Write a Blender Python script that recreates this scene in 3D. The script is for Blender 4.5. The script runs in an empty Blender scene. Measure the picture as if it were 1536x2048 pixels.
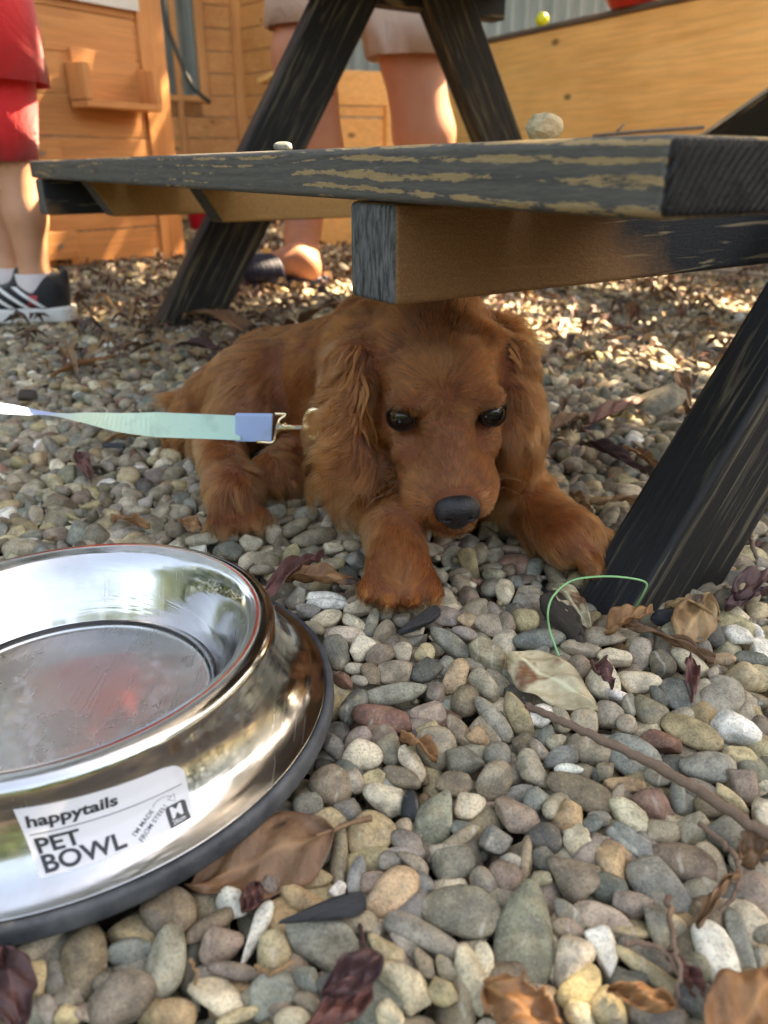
import bpy, math, random
import numpy as np
from mathutils import Vector, Matrix, noise
random.seed(7); RNG = np.random.default_rng(7)
C = bpy.context.scene.collection
SC = bpy.context.scene
# ------------------------------------------------------------------ camera
H = 0.252                     # eye height above the gravel (metres)
PITCH = math.radians(24.13)
F = 1538.0                    # focal length in pixels of the 1536 x 2048 photograph
cam = bpy.data.cameras.new('camera'); cam_o = bpy.data.objects.new('camera', cam); C.objects.link(cam_o)
cam.sensor_fit = 'VERTICAL'; cam.sensor_height = 36.0; cam.sensor_width = 27.0
cam.lens = F / 2048 * 36.0
cam_o.location = (0, 0, H); cam_o.rotation_euler = (math.pi / 2 - PITCH, 0, 0)
cam.clip_start = 0.02; cam.clip_end = 200
cam.dof.use_dof = True; cam.dof.focus_distance = 0.43; cam.dof.aperture_fstop = 10.0
SC.camera = cam_o
SC.render.resolution_x = 768; SC.render.resolution_y = 1024
# ------------------------------------------------------------------ sky and sun
SUN = Vector((0.62, 0.42, 0.80)).normalized()          # from the scene towards the sun
w = bpy.data.worlds.new('World'); SC.world = w; w.use_nodes = True
nt = w.node_tree; bg = nt.nodes['Background']
sky = nt.nodes.new('ShaderNodeTexSky'); sky.sky_type = 'NISHITA'; sky.sun_disc = False
sky.sun_elevation = math.asin(SUN.z); sky.sun_rotation = math.atan2(SUN.x, SUN.y)
sky.air_density = 1.0; sky.dust_density = 2.5; sky.ozone_density = 0.6
nt.links.new(sky.outputs[0], bg.inputs[0]); bg.inputs[1].default_value = 0.15
sun = bpy.data.lights.new('sun', 'SUN'); sun.energy = 5.0; sun.angle = math.radians(0.53); sun.color = (1.0, 0.93, 0.82)
sun_o = bpy.data.objects.new('sun', sun); C.objects.link(sun_o)
sun_o.rotation_euler = (-SUN).to_track_quat('-Z', 'Y').to_euler()
SC.view_settings.view_transform = 'Standard'; SC.view_settings.look = 'None'
SC.view_settings.exposure = 2.8; SC.view_settings.use_white_balance = True; SC.view_settings.white_balance_temperature = 9500; SC.view_settings.white_balance_tint = 12; SC.view_settings.gamma = 1.0; SC.view_settings.use_curve_mapping = False
SC.render.engine = 'CYCLES'; SC.cycles.use_denoising = True
SC.cycles.max_bounces = 8; SC.cycles.sample_clamp_indirect = 6.0
# ------------------------------------------------------------------ pixel / world
CP, SP = math.cos(PITCH), math.sin(PITCH)
def ray(px, py):
    x = (px - 768) / F; y = -(py - 1024) / F
    return np.array([x, CP + y * SP, -SP + y * CP])
def atz(px, py, z=0.0):
    d = ray(px, py); t = (z - H) / d[2]; return np.array([0, 0, H]) + d * t
def aty(px, py, Y):
    d = ray(px, py); t = Y / d[1]; return np.array([0, 0, H]) + d * t
def proj(p):
    p = np.atleast_2d(p); x, y, z = p[:, 0], p[:, 1], p[:, 2] - H
    d = y * CP - z * SP; u = y * SP + z * CP
    d = np.where(d < 1e-4, 1e-4, d)
    return np.stack([768 + F * x / d, 1024 - F * u / d, d], 1)
# ------------------------------------------------------------------ object helpers
def tag(o, label=None, cat=None, group=None, kind=None):
    if label: o['label'] = label
    if cat: o['category'] = cat
    if group: o['group'] = group
    if kind: o['kind'] = kind
    return o
def empty(name, loc=(0, 0, 0)):
    o = bpy.data.objects.new(name, None); o.location = loc; o.empty_display_size = 0.05; C.objects.link(o); return o
def mesh_np(name, V, faces, mat=None, parent=None, smooth=True, col=None, extra=None):
    """faces: (n,3) or (n,4) array, or a list of polygons"""
    me = bpy.data.meshes.new(name)
    V = np.asarray(V, dtype=np.float32)
    if isinstance(faces, np.ndarray):
        n, k = faces.shape
        me.vertices.add(len(V)); me.vertices.foreach_set('co', V.ravel())
        me.loops.add(n * k); me.loops.foreach_set('vertex_index', faces.astype(np.int32).ravel())
        me.polygons.add(n); me.polygons.foreach_set('loop_start', np.arange(0, n * k, k, dtype=np.int32))
        me.update(calc_edges=True)
    else:
        me.from_pydata([tuple(map(float, v)) for v in V], [], faces)
    me.polygons.foreach_set('use_smooth', np.full(len(me.polygons), smooth))
    if col is not None:
        a = me.color_attributes.new('col', 'FLOAT_COLOR', 'POINT')
        col = np.asarray(col, dtype=np.float32)
        if col.ndim == 1: col = np.tile(col, (len(V), 1))
        if col.shape[1] == 3: col = np.concatenate([col, np.ones((len(col), 1), np.float32)], 1)
        a.data.foreach_set('color', col.astype(np.float32).ravel())
    if mat: me.materials.append(mat)
    me.validate(); me.update()
    o = bpy.data.objects.new(name, me); C.objects.link(o)
    if parent is not None: o.parent = parent
    return o
def local(o):
    """put a mesh's origin at its bounding-box bottom centre"""
    me = o.data; n = len(me.vertices); v = np.empty(n * 3, np.float32); me.vertices.foreach_get('co', v); v = v.reshape(-1, 3)
    c = (v.min(0) + v.max(0)) / 2; c[2] = v[:, 2].min()
    me.vertices.foreach_set('co', (v - c).ravel()); me.update(); o.location = [float(a) for a in c]; return o
class MB:
    """collects boxes and tubes into one mesh"""
    def __init__(s): s.v = []; s.f = []
    def add(s, V, Fc):
        n = len(s.v); s.v += [tuple(map(float, p)) for p in V]; s.f += [tuple(i + n for i in f) for f in Fc]
    def prism(s, prof, o, ex, ey, ez, length):
        """profile (list of 2D points, ccw) in plane ex,ey at o, extruded along ez"""
        o, ex, ey, ez = (np.asarray(a, float) for a in (o, ex, ey, ez))
        a = [o + ex * p[0] + ey * p[1] for p in prof]; b = [q + ez * length for q in a]; n = len(prof)
        s.add(a + b, [tuple(range(n))[::-1], tuple(range(n, 2 * n))] + [(i, (i + 1) % n, n + (i + 1) % n, n + i) for i in range(n)])
    def box(s, o, ex, ey, ez, sx, sy, sz):
        s.prism([(0, 0), (sx, 0), (sx, sy), (0, sy)], o, ex, ey, ez, sz)
    def tube(s, pts, r, k=8, closed=False, caps=True):
        pts = [np.asarray(p, float) for p in pts]; n = len(pts)
        rr = r if hasattr(r, '__len__') else [r] * n
        V = []; up = None
        for i, p in enumerate(pts):
            a = pts[(i + 1) % n] if (closed or i < n - 1) else p; b = pts[(i - 1) % n] if (closed or i > 0) else p
            t = a - b; t /= np.linalg.norm(t) + 1e-12
            if up is None: up = np.array([0, 0, 1.0]) if abs(t[2]) < .9 else np.array([1.0, 0, 0])
            x = np.cross(t, up); x /= np.linalg.norm(x) + 1e-12; up = np.cross(x, t)
            for j in range(k):
                an = 2 * math.pi * j / k; V.append(p + rr[i] * (math.cos(an) * x + math.sin(an) * up))
        Fc = []
        for i in range(n if closed else n - 1):
            for j in range(k):
                a, b = i * k + j, i * k + (j + 1) % k; c, d = ((i + 1) % n) * k + (j + 1) % k, ((i + 1) % n) * k + j
                Fc.append((a, b, c, d))
        if caps and not closed: Fc += [tuple(range(k))[::-1], tuple(range((n - 1) * k, n * k))]
        s.add(V, Fc)
    def build(s, name, mat, parent=None, bevel=0, smooth=False, seg=2):
        o = mesh_np(name, np.array(s.v), s.f, mat, parent, smooth)
        if bevel:
            m = o.modifiers.new('b', 'BEVEL'); m.width = bevel; m.segments = seg; m.limit_method = 'ANGLE'; m.angle_limit = math.radians(35)
            m.harden_normals = False
            for p in o.data.polygons: p.use_smooth = True
            w_ = o.modifiers.new('w', 'WEIGHTED_NORMAL'); w_.keep_sharp = True
        return o
def nrm(a): a = np.asarray(a, float); return a / np.linalg.norm(a)
def icos(sub):
    import bmesh
    bm = bmesh.new(); bmesh.ops.create_icosphere(bm, subdivisions=sub, radius=1); bm.verts.ensure_lookup_table()
    V = np.array([v.co[:] for v in bm.verts]); Fc = np.array([[v.index for v in f.verts] for f in bm.faces]); bm.free(); return V, Fc
ICO = {k: icos(k) for k in (2, 3, 4)}
def s2l(c):
    c = np.asarray(c, float) / 255; return np.where(c <= .04045, c / 12.92, ((c + .055) / 1.055) ** 2.4)
# ------------------------------------------------------------------ signed distance modelling
def smin(a, b, k):
    if k <= 0: return np.minimum(a, b)
    h = np.clip(.5 + .5 * (b - a) / k, 0, 1); return b + (a - b) * h - k * h * (1 - h)
class SDF:
    def __init__(s, lo, hi, vox):
        s.lo = np.array(lo, float); s.vox = vox; s.n = np.ceil((np.array(hi) - s.lo) / vox).astype(int)
        s.d = np.full(s.n, 9.0, np.float32)
    def _win(s, lo, hi, pad):
        a = np.maximum(((np.asarray(lo) - pad - s.lo) / s.vox).astype(int), 0); b = np.minimum(((np.asarray(hi) + pad - s.lo) / s.vox).astype(int) + 2, s.n)
        if (b <= a).any(): return None
        sl = tuple(slice(i, j) for i, j in zip(a, b))
        g = np.stack(np.meshgrid(*[s.lo[i] + s.vox * np.arange(a[i], b[i]) for i in range(3)], indexing='ij'), -1).astype(np.float32)
        return sl, g
    def _put(s, sl, d, k, sub):
        if sub: s.d[sl] = -smin(-s.d[sl], d, k)
        else: s.d[sl] = smin(s.d[sl], d, k)
    def cap(s, a, b, ra, rb, k=.006, sub=False, flat=None):
        a = np.asarray(a, float); b = np.asarray(b, float); R = max(ra, rb)
        wv = s._win(np.minimum(a, b) - R, np.maximum(a, b) + R, k + s.vox * 3)
        if wv is None: return
        sl, g = wv; ab = b - a; t = np.clip(((g - a) @ ab) / (ab @ ab + 1e-12), 0, 1)[..., None]
        s._put(sl, np.linalg.norm(g - (a + ab * t), axis=-1) - (ra + (rb - ra) * t[..., 0]), k, sub)
    def ell(s, c, r, axes=None, k=.006, sub=False):
        """ellipsoid centre c, radii r, axes rows = local x,y,z directions"""
        c = np.asarray(c, float); r = np.asarray(r, float); A = np.eye(3) if axes is None else np.asarray([nrm(a) for a in axes])
        R = r.max(); wv = s._win(c - R, c + R, k + s.vox * 3)
        if wv is None: return
        sl, g = wv; q = (g - c) @ A.T; k0 = np.linalg.norm(q / r, axis=-1); k1 = np.linalg.norm(q / (r * r), axis=-1)
        s._put(sl, k0 * (k0 - 1) / np.maximum(k1, 1e-9), k, sub)
    def mesh(s, adapt=0.0):
        import openvdb
        G = openvdb.FloatGrid(background=9.0); G.copyFromArray(s.d)
        p, q = G.convertToQuads(isovalue=0); return p * s.vox + s.lo, q.astype(np.int32)
def smooth_mesh(V, Q, it=3, lam=.5):
    e = np.concatenate([Q[:, [0, 1]], Q[:, [1, 2]], Q[:, [2, 3]], Q[:, [3, 0]]]); n = len(V)
    for _ in range(it):
        acc = np.zeros_like(V); cnt = np.zeros(n)
        for a, b in ((0, 1), (1, 0)):
            for j in range(3): acc[:, j] += np.bincount(e[:, a], V[e[:, b], j], n)
            cnt += np.bincount(e[:, a], minlength=n)
        V = V + lam * (acc / np.maximum(cnt, 1)[:, None] - V)
    return V
def vnormals(V, Q):
    fn = np.cross(V[Q[:, 2]] - V[Q[:, 0]], V[Q[:, 3]] - V[Q[:, 1]]); N = np.zeros_like(V)
    for i in range(4):
        for j in range(3): N[:, j] += np.bincount(Q[:, i], fn[:, j], len(V))
    return N / (np.linalg.norm(N, axis=1, keepdims=True) + 1e-12)
# ------------------------------------------------------------------ materials
class M:
    def __init__(s, name):
        s.m = bpy.data.materials.new(name); s.m.use_nodes = True; s.t = s.m.node_tree; s.b = s.t.nodes['Principled BSDF']
    def n(s, typ, **kw):
        nd = s.t.nodes.new(typ); ins = kw.pop('ins', {})
        for k, v in kw.items(): setattr(nd, k, v)
        for k, v in ins.items(): s.put(nd.inputs[k], v)
        return nd
    def put(s, sock, v):
        if isinstance(v, bpy.types.NodeSocket): s.t.links.new(v, sock)
        elif isinstance(v, bpy.types.Node): s.t.links.new(v.outputs[0], sock)
        else:
            if hasattr(v, '__len__') and len(v) == 3 and sock.type == 'RGBA': v = (*v, 1)
            sock.default_value = v
    def set(s, **kw):
        names = dict(color='Base Color', rough='Roughness', metal='Metallic', coat='Coat Weight', normal='Normal', spec='Specular IOR Level', trans='Transmission Weight', ior='IOR', sheen='Sheen Weight', sss='Subsurface Weight', aniso='Anisotropic', coatr='Coat Roughness')
        for k, v in kw.items(): s.put(s.b.inputs[names[k]], v)
        return s
    pre = 0.0
    def coord(s, kind='Object', scale=(1, 1, 1), rot=(0, 0, 0), loc=(0, 0, 0)):
        tc = s.n('ShaderNodeTexCoord'); mp = s.n('ShaderNodeMapping'); src_ = tc.outputs[kind]
        if s.pre: r0 = s.n('ShaderNodeMapping'); r0.inputs['Rotation'].default_value = (0, 0, -s.pre); s.t.links.new(src_, r0.inputs[0]); src_ = r0.outputs[0]
        s.t.links.new(src_, mp.inputs[0])
        mp.inputs['Scale'].default_value = scale; mp.inputs['Rotation'].default_value = rot; mp.inputs['Location'].default_value = loc; return mp.outputs[0]
    def noise(s, vec, scale=5, detail=4, rough=.55, dist=0, out=0):
        return s.n('ShaderNodeTexNoise', ins={'Vector': vec, 'Scale': scale, 'Detail': detail, 'Roughness': rough, 'Distortion': dist}).outputs[out]
    def ramp(s, fac, stops, interp='LINEAR'):
        r = s.n('ShaderNodeValToRGB', ins={'Fac': fac}); r.color_ramp.interpolation = interp; e = r.color_ramp.elements
        while len(e) < len(stops): e.new(.5)
        for el, (p, c) in zip(e, stops):
            el.position = p; el.color = (c, c, c, 1) if not hasattr(c, '__len__') else (*c[:3], 1)
        return r.outputs[0]
    def mix(s, fac, a, b, mode='MIX'):
        m = s.n('ShaderNodeMix', data_type='RGBA', blend_type=mode); s.put(m.inputs[0], fac); s.put(m.inputs[6], a); s.put(m.inputs[7], b); return m.outputs[2]
    def math(s, op, a, b=0.0, c=0.0):
        m = s.n('ShaderNodeMath', operation=op); s.put(m.inputs[0], a); s.put(m.inputs[1], b); s.put(m.inputs[2], c); return m.outputs[0]
    def bump(s, h, dist=.001, strength=.6):
        b = s.n('ShaderNodeBump', ins={'Height': h, 'Distance': dist, 'Strength': strength}); return b.outputs[0]
def flat_mat(name, col, rough=.6, **kw):
    m = M(name); m.set(color=tuple(col), rough=rough, **kw)
    n_ = m.noise(m.coord(), 60, 4); m.set(color=m.mix(m.math('MULTIPLY', n_, .5), tuple(col), tuple(c * .7 for c in col)), normal=m.bump(n_, .0006, .35)); return m.m
# ================================================================== materials of the setting
def wood_mat(name, c1, c2, axis=0, rough=.6, ring=9, knots=True, sc=1.0, pre=0.0):
    """lacquered cedar: long wavy grain, a few knots; axis = object axis the grain runs along"""
    m = M(name); m.pre = pre; s = [14 * sc, 14 * sc, 14 * sc]; s[axis] = 1.1 * sc
    v = m.coord('Object', tuple(s)); g = m.noise(v, 1.6, 5, .6, .8)
    s2 = [60 * sc] * 3; s2[axis] = 3 * sc
    fine = m.noise(m.coord('Object', tuple(s2)), 2.2, 4, .6)
    big = m.noise(m.coord('Object'), 3.1, 2)
    f = g
    col = m.mix(m.ramp(f, [(.3, 0), (.72, 1)]), c1, c2)
    col = m.mix(m.math('MULTIPLY', m.ramp(fine, [(.4, 1), (.6, 0)]), .35), col, tuple(c * .55 for c in c2))
    col = m.mix(m.math('MULTIPLY', m.ramp(big, [(.35, 1), (.6, 0)]), .3), col, tuple(c * 1.25 for c in c1))
    if knots:
        s3 = [5 * sc] * 3; s3[axis] = 2.6 * sc
        vo = m.n('ShaderNodeTexVoronoi', ins={'Vector': m.coord('Object', tuple(s3)), 'Scale': 1.6})
        col = m.mix(m.ramp(vo.outputs[0], [(.045, 1), (.09, 0)]), col, tuple(c * .3 for c in c2))
    m.set(color=col, rough=rough, normal=m.bump(m.math('ADD', fine, m.math('MULTIPLY', g, .6)), .0012, .5)); return m.m
CEDAR = {a: wood_mat('cedar_%s' % 'xyz'[a], (.74, .33, .12), (.54, .20, .062), a) for a in (0, 1, 2)}
HONEY = wood_mat('honey_pine', (.95, .50, .17), (.82, .38, .10), 0, .5)
EDGE_WOOD = wood_mat('weathered_edge', (.16, .10, .07), (.08, .055, .04), 0, .8, knots=False)

# ================================================================== ground
gm = M('soil'); v = gm.coord('Object'); n1 = gm.noise(v, 30, 6, .65); n2 = gm.noise(v, 4, 3)
gm.set(color=gm.mix(n1, (.016, .012, .009), (.06, .044, .031)), rough=.95, normal=gm.bump(n1, .01, .8))
ms = M('paving_far'); 
def ground_h(x, y): return -0.020 + 0.006 * np.sin(x * 5 + 1) * np.cos(y * 4) + 0.003 * np.sin(x * 23 + y * 17)
gx = np.linspace(-3.5, 4.5, 201); gy = np.linspace(-.6, 7, 191); X, Y = np.meshgrid(gx, gy, indexing='ij')
V = np.stack([X, Y, ground_h(X, Y)], -1).reshape(-1, 3); ii = np.arange(200)[:, None] * 191 + np.arange(190)[None]
Q = np.stack([ii, ii + 191, ii + 192, ii + 1], -1).reshape(-1, 4)
tag(mesh_np('ground', V, Q, gm.m), kind='structure')
R0 = 60.0; mb = MB(); 
mb.add([(-R0, -R0, -.05), (R0, -R0, -.05), (R0, R0, -.05), (-R0, R0, -.05)], [(0, 1, 2, 3)])
tag(mb.build('surrounding_ground', gm.m), kind='structure')

# ================================================================== corrugated fence far behind
fm = M('weathered_zinc'); v = fm.coord('Object', (3, 3, .6)); n1 = fm.noise(v, 6, 5, .6)
fm.set(color=fm.mix(n1, (.20, .23, .22), (.46, .48, .45)), rough=.55, metal=.25, normal=fm.bump(n1, .002, .3))
def corrugated(p0, p1, h, lab):
    p0 = np.array(p0, float); p1 = np.array(p1, float); L = np.linalg.norm(p1 - p0); d = (p1 - p0) / L; nn = np.array([-d[1], d[0], 0])
    k = int(L / .0095); t = np.linspace(0, L, k); off = .011 * np.sin(t * 2 * math.pi / .076)
    a = p0 + t[:, None] * d + off[:, None] * nn; V = []
    for q in (0, .003):
        for z in (-.03, h): V.append(a + nn * q + np.array([0, 0, z]))
    V = np.concatenate(V); i = np.arange(k - 1)
    Fq = np.concatenate([np.stack([i, i + 1, k + i + 1, k + i], 1), np.stack([2 * k + i, 3 * k + i, 3 * k + i + 1, 2 * k + i + 1], 1), np.stack([k + i, k + i + 1, 3 * k + i + 1, 3 * k + i], 1)])
    root = empty('metal_fence', p0); tag(root, lab, 'fence')
    o = mesh_np('corrugated_sheet', V - p0, Fq, fm.m, root)
    mb = MB(); mb.box(nn * .02 + np.array([0, 0, .25]), d, nn, [0, 0, 1], L, .04, .07); mb.box(nn * .02 + np.array([0, 0, h - .3]), d, nn, [0, 0, 1], L, .04, .07)
    mb.build('rail', EDGE_WOOD, root, bevel=.003)
corrugated((-4.2, 4.15, 0), (3.6, 5.2, 0), 1.9, 'grey corrugated metal fence behind the wooden playhouse and planter')

# ================================================================== playhouse (left)
def frame_axes(a, b):
    a = np.array(a, float); b = np.array(b, float); L = np.linalg.norm(b - a); ex = (b - a) / L; return a, ex, np.array([0, 0, 1.0]), np.array([ex[1], -ex[0], 0]), L
def board(mb, base, ex, ez, nn, x0, x1, z0, z1, t, off=0.0):
    mb.box(base + ex * x0 + ez * z0 + nn * off, ex, ez, nn, x1 - x0, z1 - z0, t)
ph = empty('wooden_playhouse', tuple(atz(410, 452))); tag(ph, 'orange cedar playhouse wall with an open window behind the half door', 'playhouse')
ph0 = np.array(ph.location)
# back wall of the playhouse: plane from pixel x=120 to x=482, base hidden at about y=440
A, B = atz(60, 447), atz(486, 436)
base, ex, ez, nn, L = frame_axes(A, B)
if nn[1] > 0: nn = -nn
def at_wall(px, py, base=base, nn=nn):
    d = ray(px, py); o = np.array([0, 0, H]); t = ((base - o) @ nn) / (d @ nn); p = o + d * t; return (p - base) @ ex, p[2]
wx0 = at_wall(322, 100)[0]; wx1 = at_wall(392, 100)[0]; wz0 = at_wall(350, 190)[1]
hh = 1.25; bh = .098; z = 0.0; k = 0
mb = MB()
while z < hh:
    for (a, b) in (((0, wx0), (wx1, L)) if (z + bh > wz0 and z < 1.05) else ((0, L),)):
        top = min(z + bh - .004, hh)
        if z < wz0 < z + bh: board(mb, base - ph0, ex, ez, nn, wx0 - .0, wx1, z, wz0, .018, .001 * (k % 2))
        board(mb, base - ph0, ex, ez, nn, a, b, z, top, .018, .001 * (k % 2))
    z += bh; k += 1
mb.build('wall', CEDAR[0], ph, bevel=.002)
mb = MB()
board(mb, base - ph0, ex, ez, nn, wx0 - .028, wx0 - .001, wz0 - .03, 1.08, .016, .021)
board(mb, base - ph0, ex, ez, nn, wx1 + .001, wx1 + .04, wz0 - .03, 1.08, .016, .021)
board(mb, base - ph0, ex, ez, nn, wx0 - .0005, wx1 + .0005, wz0 - .03, wz0 - .001, .016, .023)
mb.build('window_frame', CEDAR[2], ph, bevel=.002)
# corner post and the side wall running off behind the adult
mb = MB(); board(mb, base - ph0, ex, ez, nn, L + .001, L + .05, -.02, hh, .05, -.012); board(mb, base - ph0, ex, ez, nn, L - .30, L - .27, -.0, hh, .014, .021)
mb.build('corner_post', CEDAR[2], ph, bevel=.003)
B2 = base + ex * (L + .051); A2 = atz(600, 447) + np.array([0.0, .15, 0]); b2, ex2, _, nn2, L2 = frame_axes(B2, A2)
if nn2[1] > 0: nn2 = -nn2
mb = MB(); z = 0; k = 0
while z < hh:
    board(mb, b2 - ph0, ex2, ez, nn2, 0, L2, z, z + bh - .004, .018, .001 * (k % 2)); z += bh; k += 1
mb.build('side_wall', CEDAR[0], ph, bevel=.002)

# ---- half door, standing open in front of the wall
dA, dB = atz(52, 548), atz(362, 514)
base, ex, ez, nn, L = frame_axes(dA, dB)
if nn[1] > 0: nn = -nn
_da = math.atan2(ex[1], ex[0]); CEDAR_W = CEDAR; CEDAR = {a: wood_mat('cedar_door_%s' % 'xyz'[a], (.74, .33, .12), (.54, .20, .062), a, pre=_da) for a in (0, 2)}
dr = empty('playhouse_door', dA); tag(dr, 'open cedar door with framed boards and a little wooden pocket box behind the red shorts', 'door'); o0 = np.array(dA)
def on_door(px, py):
    d = ray(px, py); o = np.array([0, 0, H]); t = ((base - o) @ nn) / (d @ nn); p = o + d * t; return (p - base) @ ex, p[2]
px0 = on_door(98, 500)[0]; px1 = on_door(316, 500)[0]; dh = 1.15
mb = MB()
board(mb, base - o0, ex, ez, nn, L - .085, L, .0, dh, .024, 0); mb.build('door_post', CEDAR[2], dr, bevel=.003)
mb = MB(); board(mb, base - o0, ex, ez, nn, -.02, .075, .0, dh, .024, 0); mb.build('door_post', CEDAR[2], dr, bevel=.003)
mb = MB(); z = .012; k = 0
for hgt in (.085, .06, .085, .085, .095, .095, .095, .095, .095, .095, .095):
    board(mb, base - o0, ex, ez, nn, .0755, L - .0855, z, z + hgt - .0035, .014, .002 + .0012 * (k % 2)); z += hgt; k += 1
mb.build('door_panel', CEDAR[0], dr, bevel=.002)
mb = MB()
zl = on_door(150, 455)[1]
board(mb, base - o0, ex, ez, nn, .03, .135, .03, .10, .016, .026); board(mb, base - o0, ex, ez, nn, .0, .13, on_door(120, 300)[1] - .045, on_door(120, 300)[1] + .02, .016, .026)
board(mb, base - o0, ex, ez, nn, .012, .06, on_door(120, 300)[1] + .021, on_door(120, 120)[1], .012, .026)
mb.build('batten', CEDAR[0], dr, bevel=.002)
mb = MB()
for (a, b) in ((.085, .065), (.075, on_door(120, 300)[1] - .01)):
    c_ = base - o0 + ex * a + ez * b + nn * .043
    mb.prism([(.006 * math.cos(i * math.pi / 4), .006 * math.sin(i * math.pi / 4)) for i in range(8)], c_, ex, ez, nn, .003)
mb.build('screw', flat_mat('zinc_screw', (.35, .34, .33), .4, metal=.9), dr)
# pocket box on the door
x0, zt = on_door(118, 140); x1, zb = on_door(282, 226)
mb = MB(); dp = .07
board(mb, base - o0, ex, ez, nn, x0 + .002, x1 - .002, zb, zb + .016, dp, .027)
board(mb, base - o0, ex, ez, nn, x0 + .02, x1 - .02, zb + .0165, zt + .05, .010, .020)
mb.build('pocket_bottom', CEDAR[0], dr, bevel=.002)
for a in (x0, x1 - .022):
    mb = MB(); prof = [(0, 0), (dp, 0), (dp, (zt - zb) * .95), (0, (zt - zb) * .99)]
    mb.prism([(p[0], p[1] + .017) for p in prof][::-1], base - o0 + ex * a + ez * zb + nn * .0275, nn, ez, ex, .022)
    mb.build('pocket_side', CEDAR[2], dr, bevel=.002)
# white panel pinned on the door
x0, z0 = on_door(88, 10); x1, z1 = on_door(264, 26)
mb = MB(); board(mb, base, ex, ez, nn, x0, x1, z1 - .0, z1 + .16, .006, .026)
wp = mb.build('paper_panel', flat_mat('white_card', (.78, .76, .72), .6), bevel=.001); tag(wp, 'white blank panel fixed near the top of the playhouse door', 'panel'); local(wp)

# ---- lighter wooden bench-like frame behind the adult
A, B = atz(560, 500), atz(790, 492)
base, ex, ez, nn, L = frame_axes(A, B)
if nn[1] > 0: nn = -nn
fr = empty('play_kitchen', A); tag(fr, 'honey coloured wooden play counter behind the adult in shorts', 'counter'); o0 = np.array(A)
def on_f(px, py):
    d = ray(px, py); o = np.array([0, 0, H]); t = ((base - o) @ nn) / (d @ nn); p = o + d * t; return (p - base) @ ex, p[2]
zt = on_f(700, 142)[1]; zm = on_f(700, 212)[1]
mb = MB(); board(mb, base - o0, ex, ez, nn, .02, L, zm, zt, .02, .002); mb.build('top_rail', HONEY, fr, bevel=.003)
for xx in (.02, L - .045):
    mb = MB(); board(mb, base - o0, ex, ez, nn, xx, xx + .045, 0, zm - .001, .03, 0); mb.build('leg', HONEY, fr, bevel=.003)
mb = MB(); z = .01
while z < zm - .03:
    board(mb, base - o0, ex, ez, nn, .0655, L - .0455, z, min(z + .094, zm - .002), .014, 0); z += .098
mb.build('back_panel', HONEY, fr, bevel=.002)
mb = MB(); board(mb, base - o0, ex, ez, -nn, .02, L, zt - .02, zt - .001, .30, .0); mb.build('worktop', HONEY, fr, bevel=.003)

# ---- planter / sandpit wall on the right
zt = .765
def on_z(px, py, z): return atz(px, py, z)
P1 = on_z(900, 93, zt); P2 = on_z(1536, -48, zt); dd = P2 - P1; P3 = P1 + dd * 1.45
base = np.array([P1[0], P1[1], 0]); ex = nrm([dd[0], dd[1], 0]); L = float(np.linalg.norm((P3 - P1)[:2])); ez = np.array([0, 0, 1.]); nn = np.array([ex[1], -ex[0], 0])
if nn[1] > 0: nn = -nn
_pa = math.atan2(ex[1], ex[0]); HONEY_P = wood_mat('honey_pine_planter', (.97, .53, .19), (.84, .38, .10), 0, .5, pre=_pa, sc=.7); EDGE_WOOD = wood_mat('weathered_rim', (.16, .10, .07), (.08, .055, .04), 0, .8, knots=False, pre=_pa)
pl = empty('planter_box', base); tag(pl, 'tall honey coloured wooden planter box at the right with a dark weathered rim', 'planter'); o0 = base
mb = MB(); board(mb, base - o0, ex, ez, nn, 0, L, .28, zt - .02, -.03, 0); mb.build('side_board', HONEY_P, pl, bevel=.003)
mb = MB(); board(mb, base - o0, ex, ez, nn, 0, L, 0.0, .276, -.03, -.001); mb.build('side_board', HONEY_P, pl, bevel=.003)
mb = MB()
kx = 60
rim_prof = []
board(mb, base - o0, ex, ez, nn, -.01, L + .01, zt - .0195, zt, -.075, .012); mb.build('rim', EDGE_WOOD, pl, bevel=.004)
mb = MB(); board(mb, base - o0, ex, ez, -nn, 0, L, 0.001, zt - .021, .03, .55); mb.build('back_board', HONEY_P, pl)
for e_ in (0, L - .03):
    mb = MB(); board(mb, base - o0, ex, ez, -nn, e_, e_ + .03, 0.001, zt - .0215, .5195, .0302); mb.build('end_board', HONEY_P, pl)
mb = MB(); board(mb, base - o0, ex, ez, -nn, .031, L - .031, zt - .12, zt - .06, .51, .034); mb.build('planter_soil', gm.m, pl)
# ball and tray standing on the rim
pb = aty(1085, 40, 1.0); d = ray(1085, 52)
def on_plane(px, py, z): return atz(px, py, z)
yb = on_plane(1085, 53, zt); o = mesh_np('ball', ICO[3][0] * .026 + np.array([yb[0], yb[1] + .02, zt + .0262]), ICO[3][1], flat_mat('yellow_plastic', (.75, .72, .03), .35)); local(o)
tag(o, 'small bright yellow ball resting on the planter rim', 'ball')
ra, rb = on_plane(1215, 20, zt), on_plane(1330, 4, zt); c = (ra + rb) / 2 + np.array([0, .02, 0]); e1 = nrm([*(rb - ra)[:2], 0]); e2 = np.array([-e1[1], e1[0], 0]); l = float(np.linalg.norm(rb - ra)) / 2
mb = MB(); N_ = 40; ring = []
for rr, zz in ((.80, .001), (.97, .035), (1.06, .037), (1.06, .033), (.99, .031), (.84, .006)):
    ring.append([c + e1 * (l * rr * math.cos(t)) + e2 * (l * .7 * rr * math.sin(t)) + np.array([0, 0, zz]) for t in np.linspace(0, 2 * math.pi, N_, endpoint=False)])
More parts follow.
